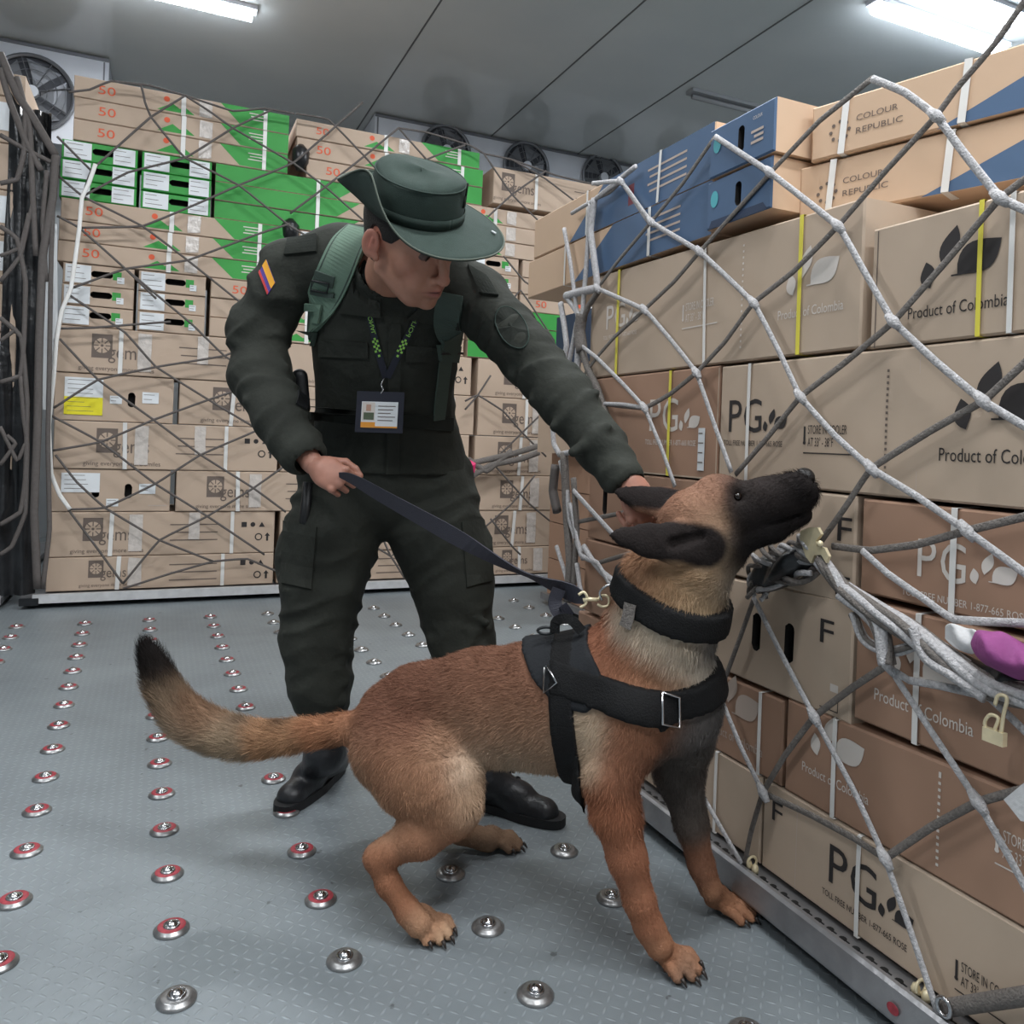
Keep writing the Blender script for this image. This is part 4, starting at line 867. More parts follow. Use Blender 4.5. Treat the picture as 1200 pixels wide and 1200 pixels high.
# mouth slit
P_ = [W(952, 597, 1.525), W(925, 606, 1.505), W(893, 618, 1.497), W(872, 626, 1.50)]
for i in range(3): vd.cap(P_[i], P_[i+1], .0045, .0045, .003, 's')
vd.cap(W(955, 596, 1.51), W(955, 596, 1.54), .006, .006, .003, 's')
# nostril
vd.cap(W(952, 563, 1.505), W(946, 567, 1.508), .004, .004, .002, 's')
# ears: cupped leaves laid back
def ear(J_, nrm, k=.012):
    c = J_[1][0]; vd.chain(J_, k, sq=(c, nrm, .42))
ear([J(830, 640, 1.497, 22), J(795, 637, 1.488, 25), J(758, 633, 1.485, 19), J(730, 629, 1.487, 10), J(717, 627, 1.49, 4)], CV(.1, .25, 1))
ear([J(806, 592, 1.585, 16), J(780, 590, 1.59, 19), J(752, 585, 1.595, 15), J(732, 579, 1.60, 8), J(722, 576, 1.60, 3)], CV(.1, .35, 1))
vd.cap(W(822, 628, 1.484), W(790, 637, 1.472), .007, .012, .008, 's')
# fore legs
vd.chain([J(742, 835, 1.545, 46), J(716, 905, 1.535, 33), J(720, 950, 1.53, 28), J(735, 1005, 1.52, 22), J(750, 1058, 1.512, 17), J(760, 1085, 1.508, 16), J(772, 1106, 1.503, 17)], .018)
vd.cap(W(690, 915, 1.54), W(684, 926, 1.54), .020, .014, .012)
vd.chain([J(800, 862, 1.665, 38), J(795, 905, 1.68, 27), J(810, 965, 1.68, 19), J(822, 1015, 1.675, 14), J(832, 1040, 1.672, 14)], .018)
# hind legs
vd.chain([J(462, 878, 1.70, 50), J(500, 905, 1.645, 56), J(522, 930, 1.615, 44), J(530, 946, 1.605, 30)], .028)
vd.chain([J(528, 950, 1.60, 30), J(492, 978, 1.59, 26), J(455, 998, 1.585, 16), J(441, 1006, 1.582, 14)], .016)
vd.chain([J(441, 1004, 1.582, 14), J(455, 1035, 1.577, 14), J(478, 1068, 1.57, 14), J(490, 1082, 1.567, 15)], .012)
vd.chain([J(470, 872, 1.79, 44), J(510, 915, 1.86, 40), J(528, 945, 1.90, 24)], .025)
vd.chain([J(528, 948, 1.90, 22), J(515, 965, 1.94, 15), J(540, 975, 1.93, 13), J(572, 985, 1.92, 13)], .012)
# tail
tailJ = [J(420, 852, 1.745, 18), J(385, 857, 1.76, 15), J(340, 862, 1.78, 17), J(295, 866, 1.80, 20), J(250, 858, 1.82, 22), J(215, 838, 1.83, 22), J(192, 806, 1.835, 18), J(178, 775, 1.835, 13), J(170, 755, 1.835, 6)]
tp = catmull([j[0] for j in tailJ], 3); tr_ = catmull([[j[1], 0, 0] for j in tailJ], 3)[:, 0]
vd.chain([(tp[i], tr_[i]) for i in range(len(tp))], .012)
# paws
claws = []
def paw(c, fw, L_=.088, wd=.072, lift=0):
    fw = np.array([fw[0], fw[1], 0.]); fw /= np.linalg.norm(fw); sd = np.array([-fw[1], fw[0], 0]); c = np.array([c[0], c[1], lift])
    vd.cap(c-fw*.024+[0, 0, .026], c+fw*.004+[0, 0, .023], .020, .019, .010)
    for k, (o, l) in enumerate(((-1.35, .70), (-.48, 1.), (.48, 1.), (1.35, .72))):
        a = c+sd*o*wd*.22+fw*.004+[0, 0, .022]; b = c+sd*o*wd*.345+fw*L_*.44*l+[0, 0, .0235]; e = c+sd*o*wd*.36+fw*L_*.66*l+[0, 0, .0115]
        vd.cap(a, b, .0110, .0108, .0035); vd.cap(b, e, .0108, .0102, .0015)
        q = e+fw*.008+[0, 0, .004]; claws.append((q, q+fw*.011+np.array([0, 0, -.012])))
def gz(x, y): return PLN(x, y, 2, 0.)
paw(gz(782, 1132), CR*.75-FW*.45+lat*.15)
paw(gz(848, 1070), CR*.80-FW*.35)
paw(gz(500, 1092), CR*.65-FW*.62, .08, .066)
paw(gz(582, 992), CR*.9-FW*.25, .085, .06)
vd.cap(W(772, 1108, 1.503), gz(778, 1128)+[0, 0, .03], .018, .02, .012)
vd.cap(W(834, 1042, 1.672), gz(843, 1064)+[0, 0, .03], .0165, .02, .012)
vd.cap(W(490, 1082, 1.567), gz(497, 1090)+[0, 0, .028], .018, .019, .012)
vd.cap(W(570, 985, 1.92), gz(578, 990)+[0, 0, .026], .018, .018, .012)
vd.clipz(.001)
DV, DF = vd.net(); DV = smoothV(DV, DF, 2, .4); DV[:, 2] = np.maximum(DV[:, 2], .0012)
def SD(x, y, Z, r, c, w_=1.): return (W(x, y, Z), r*Z/FP, c, w_)
seeds = [SD(600, 775, 1.65, 60, (134, 84, 56)), SD(530, 785, 1.68, 60, (130, 82, 56)), SD(470, 820, 1.70, 45, (126, 78, 54)), SD(430, 845, 1.72, 35, (136, 86, 60)), SD(560, 825, 1.62, 45, (152, 102, 70)), SD(610, 850, 1.60, 40, (164, 118, 82)),
    SD(560, 870, 1.62, 35, (186, 146, 108)), SD(600, 895, 1.62, 30, (186, 160, 128), 1.3), SD(640, 885, 1.60, 30, (180, 142, 106)), SD(455, 905, 1.62, 40, (166, 112, 72)), SD(420, 890, 1.68, 25, (180, 134, 94)), SD(500, 930, 1.57, 40, (172, 118, 76)), SD(440, 950, 1.62, 22, (200, 160, 118)),
    SD(548, 895, 1.58, 16, (214, 186, 154), 1.6), SD(558, 930, 1.58, 20, (200, 160, 120), 1.2), SD(520, 870, 1.6, 18, (178, 128, 88)), SD(500, 980, 1.57, 25, (164, 106, 66)), SD(440, 1005, 1.57, 22, (160, 98, 56)), SD(465, 1045, 1.56, 25, (158, 96, 54)), SD(505, 1092, 1.55, 25, (186, 132, 88)), SD(520, 1102, 1.54, 9, (205, 165, 120), 1.5),
    SD(395, 845, 1.74, 30, (176, 112, 62), 1.3), SD(330, 840, 1.78, 9, (70, 56, 46), .8), SD(280, 832, 1.8, 10, (96, 74, 56), .6), SD(330, 872, 1.78, 22, (180, 128, 78)), SD(260, 882, 1.80, 25, (176, 148, 112)), SD(240, 835, 1.82, 20, (150, 110, 76), 1.1), SD(215, 870, 1.82, 25, (176, 150, 118)), SD(190, 815, 1.82, 18, (146, 118, 88)), SD(182, 780, 1.82, 18, (44, 38, 36), 2.5), SD(172, 755, 1.82, 22, (24, 22, 22), 3),
    SD(690, 750, 1.58, 30, (160, 94, 58)), SD(715, 775, 1.56, 34, (172, 104, 62), 1.3), SD(760, 795, 1.54, 34, (176, 118, 74), 1.3), SD(800, 800, 1.55, 20, (180, 138, 98)),
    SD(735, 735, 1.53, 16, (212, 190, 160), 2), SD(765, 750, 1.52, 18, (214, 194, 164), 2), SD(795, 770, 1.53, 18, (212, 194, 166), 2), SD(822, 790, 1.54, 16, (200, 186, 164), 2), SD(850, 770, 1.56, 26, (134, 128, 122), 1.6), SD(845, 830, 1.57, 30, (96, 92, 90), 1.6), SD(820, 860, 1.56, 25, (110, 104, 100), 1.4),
    SD(750, 870, 1.50, 34, (166, 104, 64), 1.2), SD(735, 900, 1.50, 30, (160, 98, 60), 1.2), SD(688, 850, 1.54, 22, (206, 178, 142), 1.8), SD(690, 890, 1.53, 16, (196, 164, 128), 1.5), SD(720, 950, 1.50, 30, (172, 100, 54), 1.2), SD(740, 1010, 1.50, 28, (166, 98, 56), 1.2), SD(755, 1070, 1.49, 25, (164, 98, 56), 1.2), SD(785, 1120, 1.49, 26, (176, 112, 66), 1.2), SD(800, 1138, 1.48, 12, (140, 112, 88), 1.0),
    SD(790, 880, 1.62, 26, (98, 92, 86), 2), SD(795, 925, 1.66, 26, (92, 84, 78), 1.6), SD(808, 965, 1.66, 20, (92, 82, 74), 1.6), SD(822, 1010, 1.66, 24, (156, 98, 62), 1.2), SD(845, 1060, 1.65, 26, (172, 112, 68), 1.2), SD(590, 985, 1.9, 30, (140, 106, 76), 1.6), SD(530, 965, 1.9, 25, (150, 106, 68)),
    SD(745, 675, 1.52, 26, (176, 122, 78), 1.3), SD(790, 690, 1.5, 30, (186, 142, 92), 1.3), SD(820, 705, 1.5, 25, (184, 152, 108), 1.3), SD(860, 690, 1.52, 20, (140, 128, 112), 1.3), SD(835, 670, 1.49, 16, (170, 138, 98)), SD(855, 665, 1.5, 14, (92, 78, 64), 1.2),
    SD(790, 585, 1.52, 22, (160, 108, 76), 1.2), SD(825, 575, 1.52, 20, (146, 100, 72), 1.2), SD(815, 600, 1.50, 20, (172, 124, 88), 1.2), SD(840, 615, 1.49, 16, (158, 120, 86), 1.2), SD(838, 645, 1.49, 16, (156, 130, 98), 1.4), SD(850, 560, 1.53, 10, (110, 76, 58)),
    SD(868, 575, 1.5, 12, (38, 32, 30), 3), SD(875, 600, 1.5, 18, (46, 40, 38), 4), SD(900, 580, 1.5, 24, (50, 42, 40), 5), SD(935, 585, 1.5, 28, (36, 32, 32), 6), SD(905, 625, 1.5, 24, (34, 30, 30), 6), SD(880, 645, 1.5, 18, (30, 27, 27), 5), SD(862, 628, 1.49, 12, (62, 52, 46), 2)]
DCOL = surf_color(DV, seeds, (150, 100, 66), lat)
# ears black
def near_seg(V, a, b): 
    v = b-a; t = np.clip(((V-a)@v)/(v@v), 0, 1); return np.linalg.norm(V-a-t[:, None]*v, axis=1)
for a, b, r in ((W(826, 640, 1.49), W(717, 627, 1.49), .046), (W(800, 590, 1.585), W(722, 576, 1.60), .034)):
    e = np.clip((r-near_seg(DV, a, b))/.010, 0, 1)[:, None]; DCOL = DCOL*(1-e)+s2l((36, 31, 30))*e
dog = empty('dog', [float(v) for v in (mid[0], mid[1], 0)], 'tan shepherd dog with black muzzle and black harness sniffing up at the boxes', 'dog')
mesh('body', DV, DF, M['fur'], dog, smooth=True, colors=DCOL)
# ---- harness and collar, shells around the body field
def shell(name, region, t, mk, inner=-.012, par=dog, vol=vd, label=None, tn=None):
    v = vol.copy(); X = [g for g in v.grid((slice(None),)*3)]
    reg = region(*X).astype(np.float32)
    v.d = np.maximum(np.maximum(vol.d-t, reg), -(vol.d-inner)) # hollow well inside the body
    v.d = v.d if inner is not None else np.maximum(vol.d-t, reg)
    V, F = v.net(); V = smoothV(V, F, 1, .4); o = mesh(name, V, F, M[mk], par, smooth=True)
    if label: o['label'] = label
    return o, v
def slab(p1, p2, hw, n2=None):
    d = p2-p1; L_ = np.linalg.norm(d); d = d/L_; n2 = lat if n2 is None else n2; nn = np.cross(d, n2); nn /= np.linalg.norm(nn)
    return lambda x, y, z: np.abs((x-p1[0])*nn[0]+(y-p1[1])*nn[1]+(z-p1[2])*nn[2])-hw
def ball(c, r): return lambda x, y, z: np.sqrt((x-c[0])**2+(y-c[1])**2+(z-c[2])**2)-r
def half(p, n): n = np.asarray(n)/np.linalg.norm(n); return lambda x, y, z: (x-p[0])*n[0]+(y-p[1])*n[1]+(z-p[2])*n[2]
def AND(*f): return lambda x, y, z: np.maximum.reduce([np.broadcast_to(g(x, y, z), np.broadcast_shapes(x.shape, y.shape, z.shape)) for g in f])
def OR(*f): return lambda x, y, z: np.minimum.reduce([np.broadcast_to(g(x, y, z), np.broadcast_shapes(x.shape, y.shape, z.shape)) for g in f])
def poly2(P, Z, hw=.3):
    """prism across the body from a polygon in the lengthwise plane"""
    P3 = [W(x, y, Z) for x, y in P]; Q = np.array([((p-mid)@ax_, p[2]) for p in P3])
    def f(x, y, z):
        u = (x-mid[0])*ax_[0]+(y-mid[1])*ax_[1]; u = np.broadcast_to(u, np.broadcast_shapes(x.shape, y.shape, z.shape)); v = np.broadcast_to(z, u.shape)
        dmin = np.full(u.shape, 9., np.float32); ins = np.zeros(u.shape, bool)
        for i in range(len(Q)):
            a = Q[i]; b = Q[(i+1) % len(Q)]; e = b-a; t = np.clip(((u-a[0])*e[0]+(v-a[1])*e[1])/(e@e), 0, 1)
            dmin = np.minimum(dmin, np.sqrt((u-a[0]-t*e[0])**2+(v-a[1]-t*e[1])**2))
            c = ((a[1] > v) != (b[1] > v)) & (u < (b[0]-a[0])*(v-a[1])/(b[1]-a[1]+1e-9)+a[0]); ins ^= c
        return np.where(ins, -dmin, dmin)
    return f
nax = W(806, 668, 1.555)-W(775, 735, 1.58); 
collar, vc = shell('collar', AND(slab(W(722, 706, 1.50), W(858, 742, 1.50), .024, CV(-.05, -.42, 1)), ball(W(790, 722, 1.565), .15)), .016, 'harness')
collar['label'] = 'wide black nylon collar'
trunk_only = half(W(660, 830, 1.55), -ax_)
girth, vg = shell('girth_strap', AND(slab(W(655, 800, 1.54), W(667, 925, 1.54), .025), ball(W(655, 830, 1.66), .21)), .011, 'harness')
chest, vch = shell('chest_strap', AND(OR(AND(slab(W(640, 797, 1.53), W(775, 828, 1.50), .030), half(W(782, 828, 1.5), ax_)), AND(slab(W(770, 830, 1.50), W(850, 800, 1.55), .028, CV(-.1, -.25, 1)), half(W(775, 828, 1.5), -ax_))), half(W(636, 800, 1.5), -ax_), ball(W(760, 815, 1.6), .26)), .013, 'harness')
saddle, vs = shell('saddle_pad', poly2([(597, 735), (592, 756), (622, 798), (652, 822), (690, 828), (716, 806), (706, 782), (688, 758), (676, 720)], 1.56), .010, 'harness2')
allstrap = [vc, vg, vch, vs]
# ---- metal parts and small pieces
bvh_d = BVHTree.FromPolygons([Vector(v) for v in DV], [tuple(f) for f in DF.tolist()])
def hit(bvh, x, y):
    d = dr(x, y); d = d/np.linalg.norm(d); r = bvh.ray_cast(Vector(CP), Vector(d))
    if r[0] is None: return None, None
    n = np.array(r[1]); n = n if n@d < 0 else -n; return np.array(r[0]), n
def onsurf(bvh, pts, off=.0, sm=2):
    P = []; Nn = []
    for x, y in pts:
        p, n = hit(bvh, x, y)
        if p is None: 
            if P: P.append(P[-1]); Nn.append(Nn[-1])
            continue
        P.append(p); Nn.append(n)
    P = np.array(P); Nn = np.array(Nn)
    for _ in range(sm):
        if len(P) > 2: Nn[1:-1] = (Nn[:-2]+Nn[1:-1]*2+Nn[2:]); Nn /= np.linalg.norm(Nn, axis=1)[:, None]; P[1:-1] = .25*P[:-2]+.5*P[1:-1]+.25*P[2:]
    return P+Nn*off, Nn
def dense(pts, n=8):
    P = np.array(pts, float); return [tuple(P[i]*(1-t)+P[i+1]*t) for i in range(len(P)-1) for t in np.linspace(0, 1, n, endpoint=False)]+[tuple(P[-1])]
P, Nn = onsurf(bvh_d, [(642, 786), (641, 812), (657, 802), (645, 784)], .018, 0)
V, F = tube(P, .0028, 8, closed=True); mesh('d_ring', V, F, M['steel'], dog, smooth=True)
P, Nn = onsurf(bvh_d, [(772, 812), (770, 846), (792, 848), (793, 814)], .017, 0)
V, F = tube(P, .003, 8, closed=True); mesh('strap_buckle', V, F, M['steel'], dog, smooth=True)
P = catmull([W(650, 742, 1.60), W(652, 728, 1.60), W(668, 726, 1.59), W(682, 740, 1.585)], 5); V, F = ribbon(P, np.tile(CV(0, .3, 1), (len(P), 1)), .02, .004); mesh('harness_handle', V, F, M['harness'], dog)
V, F = tube([W(640+10*math.cos(a), 739+4*math.sin(a), 1.61) for a in np.linspace(0, 6.283, 17)[:-1]], .003, 8, closed=True); mesh('top_ring', V, F, M['dark_metal'], dog, smooth=True)
P, Nn = onsurf(bvh_d, dense([(744, 708), (742, 722), (738, 735)], 4), .0165, 1); V, F = ribbon(P, Nn, .026, .002); mesh('collar_keeper', V, F, M['ropeD'], dog)
# eye, nose, claws
V, F = lathe([(.0085*math.cos(a), .0085*math.sin(a)) for a in np.linspace(-1.57, 1.57, 12)], 20, EY+CV(0, .0, -1)*.0035); mesh('eye', V, F, M['iris'], dog, smooth=True)
vn = Vol(W(945, 565, 1.525)-.05, W(945, 565, 1.525)+.05, .002); vn.ell(W(943, 559, 1.522), (.019, .021, .016), HB, .006); vn.ell(W(946, 570, 1.522), (.013, .016, .014), HB, .006)
vn.cap(W(955, 563, 1.505), W(948, 566, 1.512), .004, .004, .003, 's'); V, F = vn.net(); mesh('nose', V, F, M['nose'], dog, smooth=True)
for a, b in claws:
    V, F = tube([a, (a+b)/2+[0, 0, .001], b], [.0042, .0034, .0012], 8); mesh('claw', V, F, M['claw'], dog, smooth=True)
# ---- coat: short fur strands rooted on the body
def fur(V, F, C, N_, lfun, dirfun, wdt, skip, name, parent, matk, seed=1, zmin=.012):
    r = np.random.default_rng(seed); A = V[F[:, 0]]; B = V[F[:, 1]]; Cc = V[F[:, 2]]; D = V[F[:, 3]]
    ar = .5*np.linalg.norm(np.cross(Cc-A, D-B), axis=1); fi = r.choice(len(F), N_, p=ar/ar.sum()); u = r.random((N_, 1)); v = r.random((N_, 1))
    P = A[fi]*(1-u)*(1-v)+B[fi]*u*(1-v)+Cc[fi]*u*v+D[fi]*(1-u)*v; nr = np.cross(Cc-A, D-B)[fi]; nr /= np.linalg.norm(nr, axis=1)[:, None]+1e-12
    col = C[F[fi, 0]]*(1-u)*(1-v)+C[F[fi, 1]]*u*(1-v)+C[F[fi, 2]]*u*v+C[F[fi, 3]]*(1-u)*v
    facing = ((CP-P)*nr).sum(1) > -.45*np.linalg.norm(CP-P, axis=1)
    ok = facing & (P[:, 2] > zmin)
    for s_ in skip: ok &= s_.at(P+nr*.006) > .0035
    P, nr, col = P[ok], nr[ok], col[ok]; n = len(P)
    L_ = lfun(P)*(.7+.6*r.random(n)); dd = dirfun(P); dd = dd-nr*(dd*nr).sum(1)[:, None]; dd /= np.linalg.norm(dd, axis=1)[:, None]+1e-9
    jit = r.normal(size=(n, 3))*.22; cl = np.sin(P@np.array([[70, 40, 55], [45, -60, 80], [60, 50, -45]]).T)*.22
    d1 = dd*.80+nr*.52+jit+cl; d1 /= np.linalg.norm(d1, axis=1)[:, None]; d2 = dd+nr*.10+jit*.7+cl*1.1; d2 /= np.linalg.norm(d2, axis=1)[:, None]
    side = np.cross(d1, nr+r.normal(size=(n, 3))*.4); side /= np.linalg.norm(side, axis=1)[:, None]+1e-9
    p0 = P-nr*.0012; p1 = p0+d1*(L_*.45)[:, None]; p2 = p1+d2*(L_*.55)[:, None]; w_ = wdt*(.7+.6*r.random((n, 1)))
    VV = np.stack([p0-side*w_, p0+side*w_, p1+side*w_*.75, p1-side*w_*.75, p2], 1).reshape(-1, 3); VV[:, 2] = np.maximum(VV[:, 2], .001)
    b = (np.arange(n)*5)[:, None]; Q = np.concatenate([b+[0, 1, 2], b+[0, 2, 3], b+[3, 2, 4]]).astype(np.int32)
    cv = col*(.78+.44*r.random((n, 1))); CC_ = np.repeat(cv, 5, 0)
    return mesh(name, VV, Q, M[matk], parent, smooth=True, colors=CC_)
hd = W(850, 600, 1.54); tailc = np.array([p for p in tp]); pawsP = np.array([gz(782, 1132), gz(848, 1070), gz(500, 1092), gz(582, 992)])
def flen(P):
    dh = np.linalg.norm(P-hd, axis=1); L_ = np.full(len(P), .015); L_ = np.where(dh < .16, .006+.008*np.clip((dh-.08)/.08, 0, 1), L_)
    dt = np.min(np.linalg.norm(P[:, None]-tailc[None, ::3], axis=2), 1); it = (P@(-ax_)) > (W(400, 850, 1.75)@(-ax_)); L_ = np.where(it, .024, L_)
    L_ = np.where((P[:, 2] < .25), .008, L_); L_ = np.where((P[:, 2] < .08), .006, L_)
    nk = np.linalg.norm(P-W(780, 710, 1.53), axis=1); L_ = np.where((nk < .12) & (dh > .12), .022, L_)
    for a, b, r in ((W(826, 640, 1.49), W(717, 627, 1.49), .05), (W(800, 590, 1.585), W(722, 576, 1.60), .036)): L_ = np.where(near_seg(P, a, b) < r, .0045, L_)
    return L_
def fdir(P):
    d = np.tile(-ax_*.9+np.array([0, 0, -.45]), (len(P), 1)); nk = P@ax_ > W(700, 800, 1.6)@ax_
    d[nk] = np.array([0, 0, -1.])-ax_*.35; dh = np.linalg.norm(P-hd, axis=1); d[dh < .17] = -HB[0]+np.array([0, 0, -.15]); leg = P[:, 2] < .36; d[leg] = np.array([0, 0, -1.])-ax_*.1
    tl = np.diff(tailc, axis=0); it = np.nonzero((P@(-ax_)) > (W(410, 850, 1.75)@(-ax_)))[0]
    if len(it): k = np.argmin(np.linalg.norm(P[it][:, None]-tailc[None, :-1], axis=2), 1); d[it] = tl[k]/np.linalg.norm(tl[k], axis=1)[:, None]
    return d
fur(DV, DF, DCOL, 230000, flen, fdir, .00042, allstrap, 'fur', dog, 'furs')
# ------------------------------------------------------------------ the officer
man = empty('person', [float(v) for v in PLN(470, 950, 2, 0)], 'person in dark olive uniform and green hat bending over the dog with its leash', 'person')
tc_ = CV(.05, 0, 1); SQT = (W(452, 430, 2.16), FW, .72)
# --- head frame
HF = CV(.70, -.54, .48); hu = np.array(CU)*.90+(-FW)*.42-CR*.02; HU = hu-HF*(hu@HF); HU /= np.linalg.norm(HU); HR = np.cross(HF, HU)   # forward, up, his right
HC = W(478, 279, 1.80); KS = 1.15
HA = np.array([HR, HF, HU])
def hp(r, f, u): return HC+(HR*r+HF*f+HU*u)*KS
vh = Vol(HC-.19, HC+.17, .0030)
def he(r, f, u, a, b, c, k=.01, mode='u', A=HA): vh.ell(hp(r, f, u), (a*KS, b*KS, c*KS), A, k*KS, mode)
def hc_(a, b, ra, rb, k=.008, mode='u'): vh.cap(hp(*a), hp(*b), ra*KS, rb*KS, k*KS, mode)
he(0, -.005, .035, .074, .096, .088)                                   # skull
he(0, .035, -.035, .060, .060, .075, .02)                              # face
he(0, .052, -.085, .040, .038, .028, .02)                              # chin mass
he(0, .080, -.102, .020, .016, .015, .012)
for s_ in (-1, 1):
    hc_((s_*.052, -.002, -.055), (s_*.030, .062, -.095), .019, .015, .018)     # jaw line
    he(s_*.047, .052, -.020, .020, .024, .022, .016)                   # cheekbone
    he(s_*.030, .072, -.055, .020, .018, .026, .015)
    he(s_*.031, .092, .010, .016, .010, .011, .008, 's')               # eye socket
    he(s_*.030, .078, .010, .0135, .0125, .0125, .004)                 # lid ball
    hc_((s_*.014, .093, .030), (s_*.045, .082, .030), .007, .006, .008)
    hc_((s_*.0135, .103, -.041), (s_*.010, .098, -.043), .0085, .008, .005)
    he(s_*.008, .108, -.052, .0035, .005, .003, .002, 's')
    # ear
    A2 = np.array([HR, HF*.94-HU*.2, HU*.95+HF*.25]); A2[0] = HR*.9*s_+HF*.18; A2 = np.array([A2[0]/np.linalg.norm(A2[0]), A2[1]/np.linalg.norm(A2[1]), A2[2]/np.linalg.norm(A2[2])])
    he(s_*.082, -.012, -.002, .0075, .020, .031, .004, 'u', A2); he(s_*.090, -.006, .002, .008, .0125, .0215, .003, 's', A2); he(s_*.083, -.004, -.006, .004, .006, .008, .003, 'u', A2)
    hc_((s_*.085, -.004, .010), (s_*.085, -.008, -.010), .0035, .0035, .003); he(s_*.078, .002, -.025, .006, .009, .010, .004)
hc_((0, .090, .028), (0, .114, -.026), .0075, .0095, .010)              # nose ridge
he(0, .116, -.037, .0125, .012, .0115, .006)
he(0, .090, -.062, .024, .014, .018, .012)                             # muzzle of the mouth
hc_((-.019, .094, -.064), (0, .104, -.0615), .0035, .0055, .004); hc_((.019, .094, -.064), (0, .104, -.0615), .0035, .0055, .004)
hc_((-.015, .092, -.075), (0, .101, -.0755), .0045, .0065, .004); hc_((.015, .092, -.075), (0, .101, -.0755), .0045, .0065, .004)
hc_((-.022, .094, -.0685), (0, .108, -.0685), .0016, .0022, .0015, 's'); hc_((.022, .094, -.0685), (0, .108, -.0685), .0016, .0022, .0015, 's')
NB = W(452, 330, 2.02)
vh.cap(hp(0, -.025, -.03), NB+np.array([0, 0, -.02]), .058, .064, .03)
HV, HFc = vh.net(); HV = smoothV(HV, HFc, 1, .3)
loc = (HV-HC)@HA.T/KS
skin = np.tile(s2l((182, 132, 110)), (len(HV), 1))
def blend(m_, c): 
    global skin
    m_ = np.clip(m_, 0, 1)[:, None]; skin = skin*(1-m_)+s2l(c)*m_
def gs(r, f, u, rad): return np.exp(-(((loc-[r, f, u])/rad)**2).sum(1))
for s_ in (-1, 1):
    blend(.5*gs(s_*.045, .06, -.03, .025), (196, 124, 104)); blend(.75*gs(s_*.081, -.008, .005, (.02, .025, .035)), (205, 125, 108)); blend(.5*gs(s_*.031, .09, .005, .014), (140, 96, 82))
    blend(1.3*gs(s_*.030, .094, .031, (.016, .02, .0045)), (34, 26, 22))
blend(1.3*gs(0, .10, -.0685, (.019, .02, .0085)), (168, 96, 88)); blend(.6*gs(0, .115, -.034, .014), (200, 128, 110))
blend(.35*gs(0, .07, -.09, (.05, .05, .025)), (112, 84, 72)); blend(.9*gs(0, .11, -.0685, (.022, .03, .0022)), (60, 30, 28))
# --- body under the clothes, arms, hands
vb = Vol(W(250, 960, 2.2)*[1, 1, 0]+[-.1, -.75, -.01], [1.35, 2.75, 1.45], .011)
blo = np.array([-.15, 1.30, -.01]); 
bodyJ = [J(452, 540, 2.25, 62), J(452, 470, 2.18, 56), J(452, 400, 2.12, 60), J(452, 340, 2.08, 58)]
RA = [J(342, 318, 2.05, 24), J(306, 392, 2.06, 22), J(310, 445, 2.03, 19), J(338, 500, 1.95, 17), J(366, 543, 1.885, 13)]
LA = [J(556, 350, 2.0, 25), J(616, 415, 1.885, 22), J(660, 466, 1.79, 18), J(705, 520, 1.71, 15), J(735, 560, 1.65, 13)]
RL = [J(405, 560, 2.22, 42), J(385, 650, 2.19, 36), J(376, 730, 2.155, 28), J(378, 800, 2.14, 23), J(378, 872, 2.15, 17)]
LL = [J(505, 560, 2.26, 42), J(520, 640, 2.23, 36), J(534, 715, 2.18, 28), J(550, 800, 2.16, 23), J(572, 895, 2.13, 17)]
vb.chain(bodyJ, .04, sq=SQT); vb.chain([J(350, 318, 2.06, 26), J(452, 318, 2.05, 40), J(552, 348, 2.02, 26)], .04)
for L_ in (RA, LA, RL, LL): vb.chain(L_, .02)
vb.cap(W(452, 340, 2.06), NB, .06, .06, .03); vb.clipz(.03)
BV, BF = vb.net()
def hand(vol, wrist, fw, nrm, th, curls, thumb, sc=1.):
    """wrist point, pointing direction, back-of-hand normal, thumb side; curls per finger (3 angles)"""
    fw = fw/np.linalg.norm(fw); nrm = nrm-fw*(nrm@fw); nrm /= np.linalg.norm(nrm); sd = np.cross(fw, nrm); sd = sd if sd@th > 0 else -sd
    A = basis(fw, sd, nrm); c = wrist+fw*.048*sc
    vol.ell(c, (.054*sc, .040*sc, .017*sc), A, .008); vol.cap(wrist+fw*.004, wrist+fw*.02, .0235*sc, .025*sc, .010, sq=(wrist, nrm, .75))
    vol.ell(wrist+fw*.030*sc+sd*.022*sc-nrm*.008, (.034*sc, .018*sc, .016*sc), A, .008)
    for k, (o, l, r) in enumerate(((.031, .92, .0088), (.0105, 1.0, .009), (-.0105, .95, .0086), (-.030, .76, .0078))):
        p = wrist+fw*(.092-.006*abs(k-1.2))*sc+sd*o*sc-nrm*.002; vol.cap(wrist+fw*.05*sc+sd*o*.8*sc, p, .011*sc, r*1.08*sc, .006); a = 0
        vol.ell(p+nrm*.003, (.010*sc,)*3, A, .004)
        for q, sl in enumerate((.044, .027, .021)):
            a += curls[k][q]; d = fw*math.cos(a)-nrm*math.sin(a); e = p+d*sl*l*sc; vol.cap(p, e, r*(1-.06*q)*sc, r*(.94-.07*q)*sc, .0015 if q else .003); p = e
    p = wrist+fw*.026*sc+sd*.030*sc-nrm*.010*sc
    for (df, ds, dn, ln, r0, r1) in thumb:
        d = fw*df+sd*ds+nrm*dn; d /= np.linalg.norm(d); e = p+d*ln*sc; vol.cap(p, e, r0*sc, r1*sc, .004); p = e
WR = W(368, 545, 1.875)
vr = Vol(WR-.15, WR+.15, .0026)
